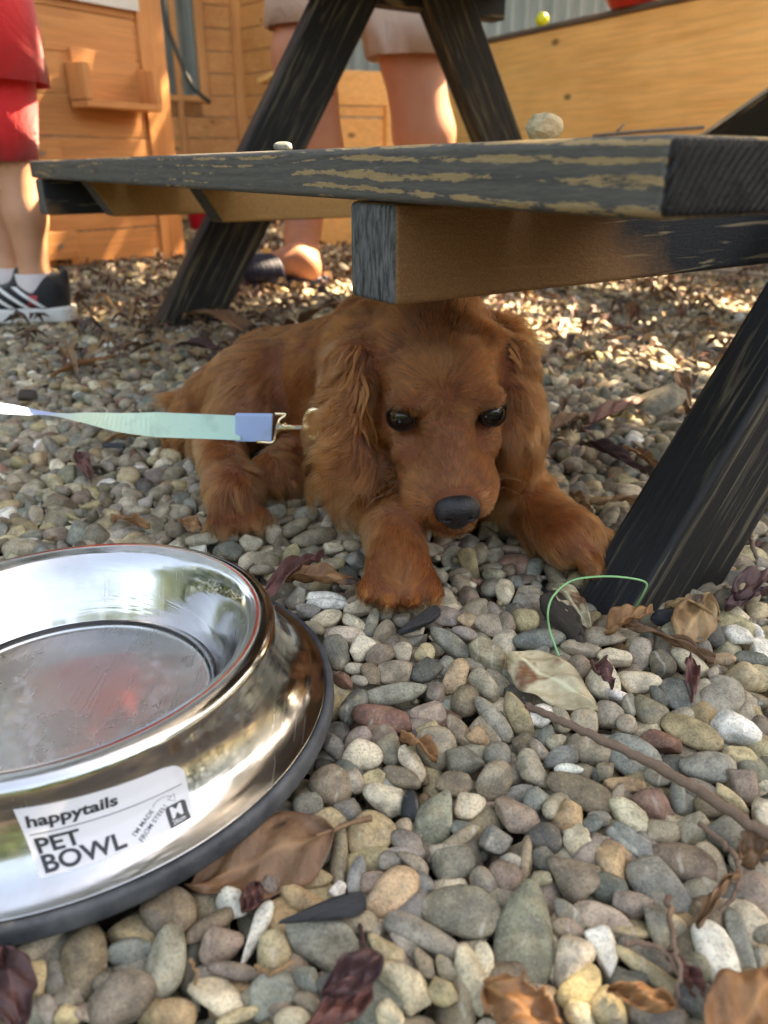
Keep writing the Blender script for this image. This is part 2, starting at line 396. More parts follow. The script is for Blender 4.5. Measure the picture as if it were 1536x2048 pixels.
Vr = [p for r_ in ring for p in r_]; Fr = [(i * N_ + j, i * N_ + (j + 1) % N_, (i + 1) * N_ + (j + 1) % N_, (i + 1) * N_ + j) for i in range(5) for j in range(N_)] + [tuple(range(N_))[::-1]] + [tuple(range(5 * N_, 6 * N_))]
mb.add(Vr, Fr); o = mb.build('toy_tray', flat_mat('red_plastic', (.62, .035, .03), .3), smooth=True); local(o); tag(o, 'red plastic toy tray on the planter rim beyond the yellow ball', 'tray')
# red bucket beyond the door
c = atz(402, 462); mb = MB(); r_ = .052; ring = []
for rr, zz in ((.8, 0), (1.0, .1), (1.07, .1), (1.07, .108), (.96, .108), (.76, .006)):
    ring.append([c + np.array([r_ * rr * math.cos(t), r_ * rr * math.sin(t), zz]) for t in np.linspace(0, 2 * math.pi, N_, endpoint=False)])
Vr = [p for q in ring for p in q]; mb.add(Vr, Fr); mb.tube([c + np.array([r_ * math.cos(t), -.02 + .02 * math.cos(t), .105 - .035 * math.sin(t)]) for t in np.linspace(0, math.pi, 12)], .0022, 6)
o = mb.build('toy_bucket', flat_mat('red_plastic_bucket', (.50, .01, .03), .35), smooth=True); local(o); tag(o, 'small red toy bucket on the gravel beside the playhouse door', 'bucket')
# vine / cable hanging behind the window
pts = [aty(px, py, 3.3) for px, py in ((326, -60), (328, 10), (336, 60), (352, 100), (370, 145), (388, 178), (420, 205))]
mb = MB(); mb.tube(pts, .008, 8); o = mb.build('hanging_cable', flat_mat('dark_cable', (.03, .03, .028), .5), smooth=True); tag(o, 'dark cable drooping across the metal fence seen through the playhouse window', 'cable')

# ================================================================== unseen tree overhead, crown and gaps shaped to place shade and sun patches
def seg(px0, py0, px1, py1, n, z=0.0): return [atz(px0 + (px1 - px0) * t, py0 + (py1 - py0) * t, z) for t in np.linspace(0, 1, n)]
GAPS = []
def gap(pts, r): GAPS.extend([(np.asarray(p), r) for p in pts])
gap(seg(1000, 520, 1536, 500, 7, .0), .05); gap(seg(1400, 560, 1536, 600, 4), .05); gap(seg(612, 592, 730, 572, 4), .035); gap(seg(690, 560, 735, 545, 2), .03)
gap(seg(1000, 622, 1200, 640, 5), .05); gap(seg(1180, 655, 1440, 690, 7), .05); gap([np.array([x_, y_, 0]) for x_ in np.arange(.45, 1.5, .2) for y_ in np.arange(2.35, 3.2, .2)], .12); gap(seg(1390, 700, 1440, 712, 2), .03)  # the grid of hidden sun spots is added to bounce light onto the planter
gap(seg(1350, 600, 1430, 585, 3), .05); gap(seg(1185, 567, 1230, 570, 2), .018)
gap(seg(165, 662, 310, 650, 5), .012); gap(seg(485, 556, 520, 556, 2), .02)
gap(seg(0, 705, 50, 712, 2), .015); gap(seg(-10, 1090, 15, 1070, 2), .010)
gap([aty(905, y, 2.1) for y in (140, 175, 210, 245)], .012)
gap([aty(690, y, 2.0) for y in (200, 240, 275)], .012); gap([aty(648, y, 2.0) for y in (420, 470, 520, 550)], .014)
gap([aty(215, 392, 1.2), aty(200, 375, 1.2)], .010); gap([aty(x, 321, 1.38) for x in (70, 90, 130, 160, 180)], .014)
gap([aty(270, 313, 1.2), aty(230, 315, 1.25)], .012)
gap([aty(745, 130, 2.6)], .02)
bm_ = M('bark'); n_ = bm_.noise(bm_.coord('Object', (1, 1, .2)), 20, 6); bm_.set(color=bm_.mix(n_, (.05, .035, .025), (.16, .12, .09)), rough=.9, normal=bm_.bump(n_, .01, .8))
lm = M('green_leaf'); n_ = lm.noise(lm.coord(), 9, 3); lm.set(color=lm.mix(n_, (.035, .085, .018), (.09, .15, .03)), rough=.5)
tr = empty('shade_tree', (3.6, 3.2, -.03)); tag(tr, 'broad leafy tree out of view, its crown shaped to shade the yard', 'tree')
t0 = np.array(tr.location); mb = MB()
mb.tube([np.array([3.6, 3.4, -.03]) - t0, np.array([3.55, 3.3, .9]) - t0, np.array([3.4, 3.1, 1.9]) - t0, np.array([3.1, 3.0, 2.7]) - t0], [.19, .15, .13, .1], 14)
for e in ((.4, 1.6, 2.75), (1.2, 3.9, 2.8), (2.2, 1.4, 2.7), (-.4, 3.2, 2.9), (2.6, 4.9, 2.9), (4.8, 2.2, 2.8)):
    a = np.array([3.2, 3.0, 2.4]); e = np.array(e); mid = (a + e) / 2 + np.array([0, 0, .15]); mb.tube([a - t0, mid - t0, e - t0], [.07, .045, .015], 8)
mb.build('trunk', bm_.m, tr, smooth=True)
S = np.array(SUN); nl = 46000
P = np.stack([RNG.uniform(-3.6, 4.9, nl), RNG.uniform(.1, 6.4, nl), RNG.uniform(2.45, 3.05, nl)], 1)
keep = (P[:, 0] > -1.2) | (RNG.random(nl) < .55)  # thinner crown stretched left to mottle the reflection in the bowl
for g, r in GAPS:
    wv = P - g; t = wv @ S; dist = np.linalg.norm(wv - t[:, None] * S, axis=1); keep &= dist > r * 1.35 + .080
P = P[keep]; nl = len(P)
d1 = RNG.normal(size=(nl, 3)); d1[:, 2] *= .5; d1 /= np.linalg.norm(d1, axis=1)[:, None]
nz = RNG.normal(size=(nl, 3)) * .45 + S; d2 = np.cross(nz, d1); d2 /= np.linalg.norm(d2, axis=1)[:, None]; s = RNG.uniform(.7, 1.15, nl)[:, None]
Vl = np.stack([P - d1 * .062 * s, P + d2 * .028 * s - d1 * .01 * s, P + d1 * .066 * s, P - d2 * .028 * s - d1 * .01 * s], 1).reshape(-1, 3)
mesh_np('crown', Vl - t0, np.arange(nl * 4).reshape(-1, 4), lm.m, tr, smooth=False)

# ---- unseen hedges added behind and beside the camera to dim the low sky
hg = M('added_hedge_leaf'); n_ = hg.noise(hg.coord(), 5, 4); hg.set(color=hg.mix(n_, (.025, .06, .012), (.08, .13, .03)), rough=.5)
for k, (cx, cy, sx, sy, hz_, lab) in enumerate(((-4.6, .6, .5, 3.4, 2.6, 'tall green hedge put in at the far left to dim the low sky'), (.6, -3.2, 5.0, .5, 1.3, 'tall green hedge behind the viewpoint'), (6.2, 1.2, .5, 4.0, 2.6, 'tall green hedge put in at the far right to dim the low sky'))):
    r_ = empty('added_hedge', (cx, cy, -.03)); tag(r_, lab, 'added_hedge'); n = 9000; rg_h = np.random.default_rng(50 + k)
    P = np.stack([rg_h.uniform(-sx, sx, n), rg_h.uniform(-sy, sy, n), rg_h.uniform(0, hz_, n)], 1); P += .10 * np.sin(P[:, [1, 2, 0]] * 5); d1 = rg_h.normal(size=(n, 3)); d1 /= np.linalg.norm(d1, axis=1)[:, None]; d2 = np.cross(d1, rg_h.normal(size=(n, 3))); d2 /= np.linalg.norm(d2, axis=1)[:, None]
    Vh = np.stack([P - d1 * .09, P + d2 * .05, P + d1 * .10, P - d2 * .05], 1).reshape(-1, 3); mesh_np('foliage', Vh, np.arange(n * 4).reshape(-1, 4), hg.m, r_, smooth=False)
    mb = MB()
    for q in range(5):
        c_ = np.array([sx * .5 * math.sin(q * 2.1), -sy + sy * 2 * (q + .5) / 5, 0]) if sy > sx else np.array([-sx + sx * 2 * (q + .5) / 5, sy * .5 * math.sin(q * 2.1), 0]); mb.tube([c_, c_ + np.array([.03, .02, hz_ * .9])], [.05, .015], 8)
    mb.build('stem', bm_.m, r_, smooth=True)
# ================================================================== picnic table
def painted(name, axis, tan_amt, base=(.055, .055, .05), worn=(.42, .28, .14), stretch=(5, 60), sc=1.0, lo=.60, hi=.66, stain=None):
    """black stain worn through to bare pine along the grain; axis = object axis of the grain"""
    m = M(name); s = [stretch[1] * sc] * 3; s[axis] = stretch[0] * sc
    v = m.coord('Object', tuple(s)); n1 = m.noise(v, 1.0, 4, .55, .9)
    ss = [170 * sc] * 3; ss[axis] = 20 * sc; fine = m.noise(m.coord('Object', tuple(ss)), 1.6, 4, .7)
    big = m.noise(m.coord('Object', (3, 3, 3)), 2.2, 2)
    f = m.math('ADD', m.math('ADD', n1, m.math('MULTIPLY', m.math('SUBTRACT', fine, .5), .16)), m.math('MULTIPLY', m.math('SUBTRACT', big, .5), .35))
    mask = m.ramp(f, [(lo - tan_amt, 0), (hi - tan_amt, 1)])
    dark = m.mix(fine, tuple(c * .7 for c in base), tuple(c * 1.7 for c in base))
    col = m.mix(mask, dark, m.mix(fine, tuple(c * .75 for c in worn), worn))
    m.set(spec=.3, color=col, rough=m.ramp(mask, [(0, .62), (1, .8)]), normal=m.bump(m.math('ADD', fine, m.math('MULTIPLY', n1, .5)), .0009, .7)); return m
def set_axes(o, ex, ey, ez, loc):
    """object whose local axes are ex,ey,ez (so grain textures follow the timber)"""
    o.matrix_world = Matrix(((ex[0], ey[0], ez[0], loc[0]), (ex[1], ey[1], ez[1], loc[1]), (ex[2], ey[2], ez[2], loc[2]), (0, 0, 0, 1)))
U = nrm([-.517, .856, 0]); W_ = nrm([.79, .613, 0]); Z = np.array([0, 0, 1.])
ZT, ZB, BH = .2615, .2365, .05
NE = np.array([.0875, .26, 0]); LEN = 1.255
troot = empty('picnic_table', (-.33, 1.365, 0)); T0 = np.array(troot.location)
tag(troot, 'small black stained picnic table with worn bench planks above the puppy', 'picnic table')
bpy.context.view_layer.update()
def timber(name, o, ex, ey, ez, sx, sy, sz, mat, bev=.004, prof=None, rough_end=False):
    """box from corner o; grain along ex (length sx). prof: side profile in (ex, ez) extruded along ey"""
    mb = MB(); I = np.eye(3)
    if prof is None: mb.prism([(0, 0), (sy, 0), (sy, sz), (0, sz)], (0, 0, 0), I[1], I[2], I[0], sx)
    else: mb.prism(prof, (0, 0, 0), I[0], I[2], -I[1], -sy)
    ob = mb.build(name, mat, None, bevel=bev, seg=3)
    ob.parent = troot; ex, ey, ez = nrm(ex), nrm(ey), nrm(ez); o = np.asarray(o) - T0
    ob.matrix_parent_inverse = Matrix.Identity(4)
    ob.matrix_basis = Matrix(((ex[0], ey[0], ez[0], o[0]), (ex[1], ey[1], ez[1], o[1]), (ex[2], ey[2], ez[2], o[2]), (0, 0, 0, 1))); return ob
def plank_mat():
    m = painted('worn_black_plank', 0, .085, (.085, .08, .07), (.50, .33, .155), (9, 95), 1.0, .64, .675)
    # cathedral grain: nested long arches, the raised rings rubbed bare in patches
    base_ = m.coord('Object', (1.1, 10, 10)); wvb = m.n('ShaderNodeTexWave', wave_type='BANDS', bands_direction='Z', wave_profile='SIN', ins={'Vector': base_, 'Scale': 4.6, 'Distortion': 16, 'Detail': 2, 'Detail Scale': .45, 'Detail Roughness': .5})
    patch = m.noise(m.coord('Object', (5, 26, 26)), 1.5, 3, .6); gr_ = m.noise(m.coord('Object', (50, 300, 300)), 1.5, 4, .7); sepx = m.n('ShaderNodeSeparateXYZ', ins={0: m.coord('Object')})
    nearend = m.ramp(sepx.outputs[0], [(0, 1), (.30, 0)])
    q_ = m.math('ADD', m.math('ADD', m.math('MULTIPLY', wvb.outputs[1], .30), m.math('MULTIPLY', patch, .95)), m.math('ADD', m.math('MULTIPLY', m.math('SUBTRACT', gr_, .5), .85), m.math('MULTIPLY', nearend, .13)))
    worn_ = m.ramp(q_, [(.80, 0), (.86, 1)]); drk = m.mix(gr_, (.060, .057, .050), (.17, .155, .13)); drk = m.mix(m.math('MULTIPLY', wvb.outputs[1], .35), drk, (.045, .047, .048))
    m.set(color=m.mix(worn_, drk, m.mix(gr_, (.26, .17, .085), (.46, .31, .15))))
    # end grain: dark, with curved ridges
    tc = m.n('ShaderNodeTexCoord'); sp = m.n('ShaderNodeSeparateXYZ', ins={0: tc.outputs['Normal']})
    wv = m.n('ShaderNodeTexWave', wave_type='RINGS', rings_direction='X', ins={'Vector': m.coord('Object', (1, 1, 1), loc=(0, .02, .045)), 'Scale': 95, 'Distortion': 1.2, 'Detail': 2, 'Detail Scale': 8})
    endc = m.mix(wv.outputs[1], (.003, .003, .003), (.014, .0135, .0125))
    isend = m.ramp(m.math('ABSOLUTE', sp.outputs[0]), [(.6, 0), (.8, 1)])
    col = m.b.inputs['Base Color'].links[0].from_socket; m.set(color=m.mix(isend, col, endc))
    old = m.b.inputs['Normal'].links[0].from_socket
    b2 = m.n('ShaderNodeBump', ins={'Height': m.math('MULTIPLY', wv.outputs[1], isend), 'Distance': .002, 'Strength': .8, 'Normal': old}); m.set(normal=b2.outputs[0]); return m.m
PM = plank_mat(); DARKT = painted('dark_stain', 0, .03, (.010, .011, .012), (.20, .16, .10), (6, 70), 1.0, .66, .74).m
LEGM = painted('scuffed_black_leg', 0, .07, (.010, .0105, .011), (.17, .14, .09), (7, 150), 1.0, .60, .80).m
# cross beams: bare sandy brown face that turns black toward the leg, black rough end grain
def beam_mat(x_dark, name, bare=(.37, .175, .065)):
    m = M(name); sep = m.n('ShaderNodeSeparateXYZ', ins={0: m.coord('Object')}); n1 = m.noise(m.coord('Object'), 18, 4, .6)
    fine = m.noise(m.coord('Object', (60, 170, 170)), 3, 4, .7); sp = m.noise(m.coord('Object'), 900, 2, .6)
    g = m.math('ADD', m.math('ADD', sep.outputs[0], m.math('MULTIPLY', sep.outputs[2], 1.2)), m.math('MULTIPLY', m.math('SUBTRACT', n1, .5), .10))
    k = m.ramp(m.math('MULTIPLY', m.math('SUBTRACT', g, x_dark - .5), 1.0), [(.46, 0), (.54, 1)])
    k2 = m.math('MAXIMUM', k, m.math('MULTIPLY', m.ramp(sp, [(.48, 1), (.60, 0)]), .30))
    bcol = m.mix(fine, tuple(c * .7 for c in bare), tuple(c * 1.25 for c in bare))
    scr = m.ramp(m.noise(m.coord('Object', (10, 150, 150)), 1.3, 3, .6, .8), [(.60, 0), (.66, 1)])
    dcol = m.mix(m.math('MULTIPLY', scr, .8), (.010, .011, .012), (.27, .20, .11))
    col = m.mix(k2, bcol, dcol)
    tc = m.n('ShaderNodeTexCoord'); s3 = m.n('ShaderNodeSeparateXYZ', ins={0: tc.outputs['Normal']}); isend = m.ramp(m.math('ABSOLUTE', s3.outputs[0]), [(.55, 0), (.75, 1)])
    eg = m.noise(m.coord('Object', (1, 330, 70), (math.radians(-9), 0, 0)), 1.2, 4, .65, .4)
    col = m.mix(isend, col, m.mix(m.ramp(eg, [(.35, 0), (.62, 1)]), (.016, .017, .017), (.15, .15, .145)))
    m.set(color=col, rough=.75, normal=m.n('ShaderNodeBump', ins={'Height': m.mix(isend, fine, eg), 'Distance': .0016, 'Strength': .8}).outputs[0]); return m.m
# --- bench planks (near side)
bw = .088
mbn = MB()
def bench(o, label=None):
    for k in range(2):
        timber('bench_plank', o + W_ * (k * (bw + .008)) + Z * ZB, U, W_, Z, LEN, bw, ZT - ZB, PM, .0035)
# local y must be such that (U, W_, Z) is right handed: U x W_ = -Z, so flip
def timber2(name, o, L_, wdir, wlen, zlen, mat, bev=.004, prof=None): 
    """length along L_, width along wdir (horizontal), height Z; keeps a right-handed frame"""
    if np.dot(np.cross(L_, wdir), Z) < 0: o = o + np.asarray(wdir) * wlen; wdir = -np.asarray(wdir)
    return timber(name, o, L_, wdir, Z, prof_len(L_), wlen, zlen, mat, bev, prof)
_L = [1.0]
def prof_len(L_): return _L[0]
_L[0] = LEN
WB = nrm([.856, .517, 0])
for k in range(2): timber2('bench_plank', NE + WB * (k * (bw + .008)) + Z * ZB, U, WB, bw, ZT - ZB, PM, .0035)
# opposite bench
OB = NE + WB * 1.16
for k in range(2): timber2('bench_plank', OB + WB * (k * (bw + .008)) + Z * ZB, U, WB, bw, ZT - ZB, PM, .0035)
# --- cross beams
bt = .043
B0 = np.array([.0054, .407, ZB - BH - .0005])
_L[0] = 1.32
timber2('cross_beam', B0, W_, U, bt, BH, beam_mat(.20, 'sandy_beam'), .0035)
CH = [(.033, 0), (1.28, 0), (1.28, BH), (0, BH)]
BEAM2 = beam_mat(3.0, 'bare_beam', (.56, .28, .085)); BEAM3 = beam_mat(-1.0 + 1.0, 'dark_beam')
for (o, mt, pr) in ((np.array([-.24, 1.055, 0]), BEAM2, CH), (np.array([-.425, 1.19, 0]), BEAM2, CH)):
    o = o + Z * (ZB - BH - .0005); prof = pr
    mbx = timber('cross_beam', o + U * bt, W_, -U, Z, 1, bt, BH, mt, .003, prof=[(p[0], p[1]) for p in prof][::-1] if False else prof)
_L[0] = 1.30; timber2('cross_beam', np.array([-.51, 1.245, ZB - BH - .0005]), W_, U, bt, BH, BEAM3, .003)
# --- legs
def leg(foot, sgn, plane_off, h=.60, wd=.098, th=.042, mat=LEGM, name='leg', lean=.35):
    """foot = centre at ground in the frame plane; leans inwards (sgn +1 along W_, -1 against)"""
    d = nrm(W_ * lean * sgn + Z * .515); side = np.cross(d, U) * 1.0; L_ = (h + .05) / d[2]
    o = np.asarray(foot) - d * (.05 / d[2]) - side * wd / 2 + U * plane_off
    ex, ey, ez = d, side, np.cross(d, side)
    if np.dot(ez, U) < 0: o = o; 
    o = o if np.dot(ez, U) > 0 else o + U * th
    return timber(name, o, ex, ey, ez, L_, wd, th, mat, .004)
FW = .926
leg((-.33 - .008, 1.365, 0), 1, 0); leg(np.array([-.33, 1.365, 0]) + W_ * FW + W_ * .02, -1, 0)
nf = np.array([.150, .397, 0]) + W_ * .052
leg(nf, 1, 0, wd=.078, lean=.47); leg(nf + W_ * .86, -1, 0)
# --- top supports and table top
for fo in (np.array([-.33, 1.365, 0]), np.array([.132, .428, 0])):
    mid = fo + W_ * .463; _L[0] = .54; timber2('top_support', mid - W_ * .27 + U * .043 + Z * .523, W_, U, .042, .05, DARKT)
_L[0] = 1.37
mid = (np.array([-.33, 1.365, 0]) + W_ * .463); o0_ = mid + U * .12 + Z * .574
for k in range(6): 
    o = o0_ - U * 1.37 + WB * (k * .098 - .294); _L[0] = 1.37; timber2('tabletop_plank', o, U, WB, .09, .025, PM, .0035)
a = aty(1385, 322, 1.62); b = np.array([.92, 1.36, .55]); d = nrm(b - a); sd = nrm(np.cross(d, [0, 1, 0])); timber('brace', a - sd * .035, d, sd, np.cross(d, sd), float(np.linalg.norm(b - a)), .07, .035, DARKT)
# bolts on the near beam / leg joint
mb = MB()
for q in ((.20, .030), (.235, .018)):
    c_ = B0 + W_ * q[0] + Z * q[1] - U * .0005 - T0; mb.prism([(.006 * math.cos(i * math.pi / 3), .006 * math.sin(i * math.pi / 3)) for i in range(6)], c_, W_, Z, -U, .005)
mb.build('bolt', flat_mat('black_bolt', (.02, .02, .02), .4, metal=.8), troot, bevel=.0008)
# ================================================================== stainless steel pet bowl
BN = nrm([-.0294, .029, 1]); BC = np.array([-.1542, .3014, .0131 - .004]); BX = nrm(np.cross([0, 1, 0], BN)); BY = np.cross(BN, BX)
def bowl_pt(r, th, h): return BC + BN * h + r * (math.cos(th) * BX + math.sin(th) * BY)
BQ = Matrix(((BX[0], BY[0], BN[0], BC[0]), (BX[1], BY[1], BN[1], BC[1]), (BX[2], BY[2], BN[2], BC[2]), (0, 0, 0, 1)))
steel = M('stainless_steel'); v = steel.coord('Object')
g1 = steel.noise(steel.coord('Object', (1, 1, 1)), 22, 5, .65); g2 = steel.noise(steel.coord('Object'), 160, 4, .7); g3 = steel.noise(steel.coord('Object', (1, 1, 6)), 9, 3, .6, 1.5)
scr = steel.ramp(steel.noise(steel.coord('Object', (500, 9, 9), (0, 0, .5)), 2, 2, .5), [(.64, 0), (.68, 1)])
_sp = steel.n('ShaderNodeSeparateXYZ', ins={0: v}); _r = steel.math('SQRT', steel.math('ADD', steel.math('MULTIPLY', _sp.outputs[0], _sp.outputs[0]), steel.math('MULTIPLY', _sp.outputs[1], _sp.outputs[1])))
ON_FLOOR = steel.ramp(steel.math('MULTIPLY', _r, 5), [(.345, 1), (.365, 0)])
dust = steel.ramp(g1, [(.52, 0), (.75, 1)])
steel.set(metal=1.0, color=steel.mix(steel.math('MULTIPLY', dust, .35), (.58, .57, .56), (.33, .30, .26)),
          rough=steel.math('ADD', steel.math('MULTIPLY', ON_FLOOR, .09), steel.math('ADD', steel.math('MULTIPLY', steel.ramp(g3, [(.35, 0), (.7, 1)]), .13), steel.math('ADD', .075, steel.math('MULTIPLY', steel.math('ADD', dust, steel.math('MULTIPLY', scr, .5)), .16)))),
          normal=steel.bump(steel.math('ADD', steel.math('MULTIPLY', g3, 1.0), steel.math('MULTIPLY', g2, .03)), .0015, .18))
rubber = M('dusty_rubber'); n1 = rubber.noise(rubber.coord(), 45, 6, .7); n2 = rubber.noise(rubber.coord(), 12, 3)
rubber.set(color=rubber.mix(rubber.ramp(rubber.math('ADD', rubber.math('MULTIPLY', n1, .6), rubber.math('MULTIPLY', n2, .4)), [(.42, 0), (.68, 1)]), (.020, .024, .030), (.115, .12, .125)), rough=.6, normal=rubber.bump(n1, .0006, .6))
bowl = empty('pet_bowl'); bowl.matrix_world = BQ
tag(bowl, 'round stainless steel pet bowl with a white sticker and black rubber base ring', 'bowl')
# skirt profile (height -> radius) shared by steel and sticker
SK = [(.0088, .1262), (.0100, .1228), (.0122, .1188), (.0160, .1148), (.0215, .1110), (.0285, .1078), (.0350, .1057), (.0395, .1046)]
def skirt_r(h):
    hs, rs = zip(*SK); return float(np.interp(h, hs, rs))
def catmull(pts, sub=6):
    pts = [np.array(p, float) for p in pts]; out = []
    for i in range(len(pts) - 1):
        p0 = pts[max(i - 1, 0)]; p1, p2 = pts[i], pts[i + 1]; p3 = pts[min(i + 2, len(pts) - 1)]
        for k in range(sub):
            t = k / sub; out.append(.5 * (2 * p1 + (p2 - p0) * t + (2 * p0 - 5 * p1 + 4 * p2 - p3) * t * t + (3 * p1 - p0 - 3 * p2 + p3) * t ** 3))
    out.append(pts[-1]); return out
def lathe(prof, n=160, closed=True):
    th = np.linspace(0, 2 * math.pi, n, endpoint=False); k = len(prof); P = np.array(prof)
    V = np.stack([P[:, None, 0] * np.cos(th), P[:, None, 0] * np.sin(th), np.repeat(P[:, 1:2], n, 1)], -1).reshape(-1, 3); Fq = []
    i = np.arange(k if closed else k - 1)[:, None]; j = np.arange(n)[None]; i2 = (i + 1) % k; j2 = (j + 1) % n
    Fq = np.stack([i * n + j + 0 * i, i * n + j2, i2 * n + j2, i2 * n + j], -1).reshape(-1, 4); return V, Fq
outer = [(r, h) for h, r in SK]
prof = [(.0002, .0040), (.040, .0040), (.0640, .0042), (.0700, .0050), (.0735, .0085), (.0765, .0150), (.0815, .0255), (.0870, .0365), (.0915, .0425), (.0948, .0450), (.0980, .0458), (.1012, .0450), (.1035, .0428)] + outer[::-1]
prof = catmull(prof, 4); back = [(r - .0012, h - .0006) for r, h in prof[::-1]]
inner_under = [p for p in back]
Vb, Fb = lathe([tuple(p) for p in prof] + [(max(r, .0002), h) for r, h in inner_under], closed=False)
mesh_np('steel_bowl', Vb, Fb, steel.m, bowl)
Vr, Fr2 = lathe([tuple(p) for p in catmull([(.1165, .0), (.1280, .0), (.1298, .0010), (.1300, .0035), (.1296, .0070), (.1282, .0086), (.1264, .0084), (.1255, .0070), (.1200, .0066), (.1165, .0066)], 3)])
mesh_np('rubber_ring', Vr, Fr2, rubber.m, bowl)
wm = M('water'); wm.set(color=(1, 1, 1), rough=.0, trans=1.0, ior=1.33, normal=wm.bump(wm.noise(wm.coord(), 30, 2), .0004, .12)); 
Vw, Fw = lathe([(.0002, .0098), (.050, .0098), (.0725, .0098), (.0738, .0099), (.0752, .0104)], 96, closed=False)
_f = Fw[5]; _nz = np.cross(Vw[_f[1]] - Vw[_f[0]], Vw[_f[2]] - Vw[_f[0]])[2]
if _nz < 0: Fw = Fw[:, ::-1].copy()
wo = mesh_np('water', Vw, Fw.copy(), wm.m); wo.matrix_world = BQ; tag(wo, 'shallow clear water lying in the steel pet bowl', 'water', kind='stuff')
# ---- sticker
def find_skirt(px, py):
    best = None
    for th in np.linspace(-2.6, .6, 321):
        for h in np.linspace(.0095, .0395, 63):
            q = proj(bowl_pt(skirt_r(h), th, h))[0]; e = (q[0] - px) ** 2 + (q[1] - py) ** 2
            if best is None or e < best[0]: best = (e, th, h)
    return best[1], best[2]
tTL, hTL = find_skirt(30, 1618); tBL, hBL = find_skirt(80, 1758); tBR, hBR = find_skirt(392, 1628); tTR, hTR = find_skirt(362, 1518)
def stk(u, v, off):
    th = (tTL + (tTR - tTL) * u) * (1 - v) + (tBL + (tBR - tBL) * u) * v; h = (hTL + (hTR - hTL) * u) * (1 - v) + (hBL + (hBR - hBL) * u) * v
    h = min(max(h, .0102), .0395); r = skirt_r(h) + off; return (r * math.cos(th), r * math.sin(th), h + off * .35)
ASP = 2.14
paper = M('white_sticker'); n1 = paper.noise(paper.coord(), 60, 4); paper.set(color=paper.mix(paper.math('MULTIPLY', paper.ramp(n1, [(.5, 0), (.8, 1)]), .5), (.66, .66, .68), (.45, .44, .43)), rough=.35, normal=paper.bump(paper.noise(paper.coord('Object', (1, 1, 1)), 40, 3), .001, .25))
ink = M('sticker_ink'); ink.set(color=(.025, .025, .03), rough=.4)
gu, gv = 61, 25; R_ = .30
def inside(u, v):   # rounded top-right corner
    return u, v
Vs = []; 
for j in range(gv):
    for i in range(gu):
        u, v = i / (gu - 1), j / (gv - 1)
        umax = 1.0
        if v < R_: d = R_ - v; umax = 1 - (R_ - math.sqrt(max(R_ * R_ - d * d, 0))) / ASP
        if v > .97: umax = 1
        Vs.append(stk(u * umax, v, .0003))
Fs = [(j * gu + i, (j + 1) * gu + i, (j + 1) * gu + i + 1, j * gu + i + 1) for j in range(gv - 1) for i in range(gu - 1)]
st = mesh_np('sticker', Vs, Fs, paper.m, bowl)
def subdivide_poly(V, Fc, mx=.03):
    """split long triangles so that text follows the curved skirt"""
    V = [tuple(v) for v in V]; T = []
    for f in Fc:
        for k in range(1, len(f) - 1): T.append((f[0], f[k], f[k + 1]))
    out = []; st_ = T[:]
    while st_:
        a, b, c = st_.pop(); L = [math.dist(V[a], V[b]), math.dist(V[b], V[c]), math.dist(V[c], V[a])]; m = max(L)
        if m < mx: out.append((a, b, c)); continue
        k = L.index(m); a, b, c = [(a, b, c), (b, c, a), (c, a, b)][k]
        V.append(tuple((p + q) / 2 for p, q in zip(V[a], V[b]))); n = len(V) - 1; st_ += [(a, n, c), (n, b, c)]
    return V, out
def text_mesh(s, size, x, y, ang=0, bold=0, shear=0, sx=1.0, space=1.0):
    cu = bpy.data.curves.new('t', 'FONT'); cu.body = s; cu.size = size; cu.offset = bold; cu.shear = shear; cu.space_character = space; cu.resolution_u = 4
    ob = bpy.data.objects.new('t', cu); C.objects.link(ob); dg = bpy.context.evaluated_depsgraph_get(); me = ob.evaluated_get(dg).to_mesh()
    V = [(v.co.x * sx, v.co.y) for v in me.vertices]; Fc = [tuple(p.vertices) for p in me.polygons]; ob.evaluated_get(dg).to_mesh_clear()
    bpy.data.objects.remove(ob); bpy.data.curves.remove(cu); c, s_ = math.cos(ang), math.sin(ang)
    return [(x + a * c - b * s_, y - (a * s_ + b * c)) for a, b in V], Fc        # v grows downwards
def ink_on(name, items, mat, off):
    Va, Fa = [], []
    for V, Fc in items:
        V, Fc = subdivide_poly(V, Fc); n = len(Va); Va += [stk(x / ASP, y, off) for x, y in V]; Fa += [tuple(i + n for i in f) for f in Fc]
    return mesh_np(name, Va, Fa, mat, st, smooth=False)
def strip(pts, w_):
    V = []; Fc = []
    for i, p in enumerate(pts):
        a = pts[min(i + 1, len(pts) - 1)]; b = pts[max(i - 1, 0)]; d = np.array(a) - np.array(b); d = d / np.linalg.norm(d); n_ = np.array([-d[1], d[0]]) * w_ / 2
        V += [tuple(np.array(p) + n_), tuple(np.array(p) - n_)]
        if i: Fc.append((2 * i - 2, 2 * i - 1, 2 * i + 1, 2 * i))
    return V, Fc
its = [text_mesh('happytails', .255, .06, .315, bold=.008, shear=.12, sx=1.12), text_mesh('PET', .31, .07, .71, bold=.008, sx=1.12), text_mesh('BOWL', .31, .07, .955, bold=.008, sx=1.18),
       strip([(.06 + i * .1 * 1.0, .43) for i in range(21)], .013)]
ink_on('brand_text', its, ink.m, .00045)
A_ = .62
ink_on('slogan_text', [text_mesh("I'M MADE", .098, 1.27, .89, ang=-A_ * -1 if False else A_, bold=.001), text_mesh('FROM STEEL!', .098, 1.33, .995, ang=A_, bold=.001),
     strip([(1.60 + .12 * (1 - math.cos(t)) * 1.25, .60 - .10 * math.sin(t)) for t in np.linspace(.1, 2.7, 14)], .008),
     strip([(1.82, .575), (1.915, .655), (1.925, .53)], .008), strip([(1.82, .575), (1.925, .53)], .008)], ink.m, .00045)
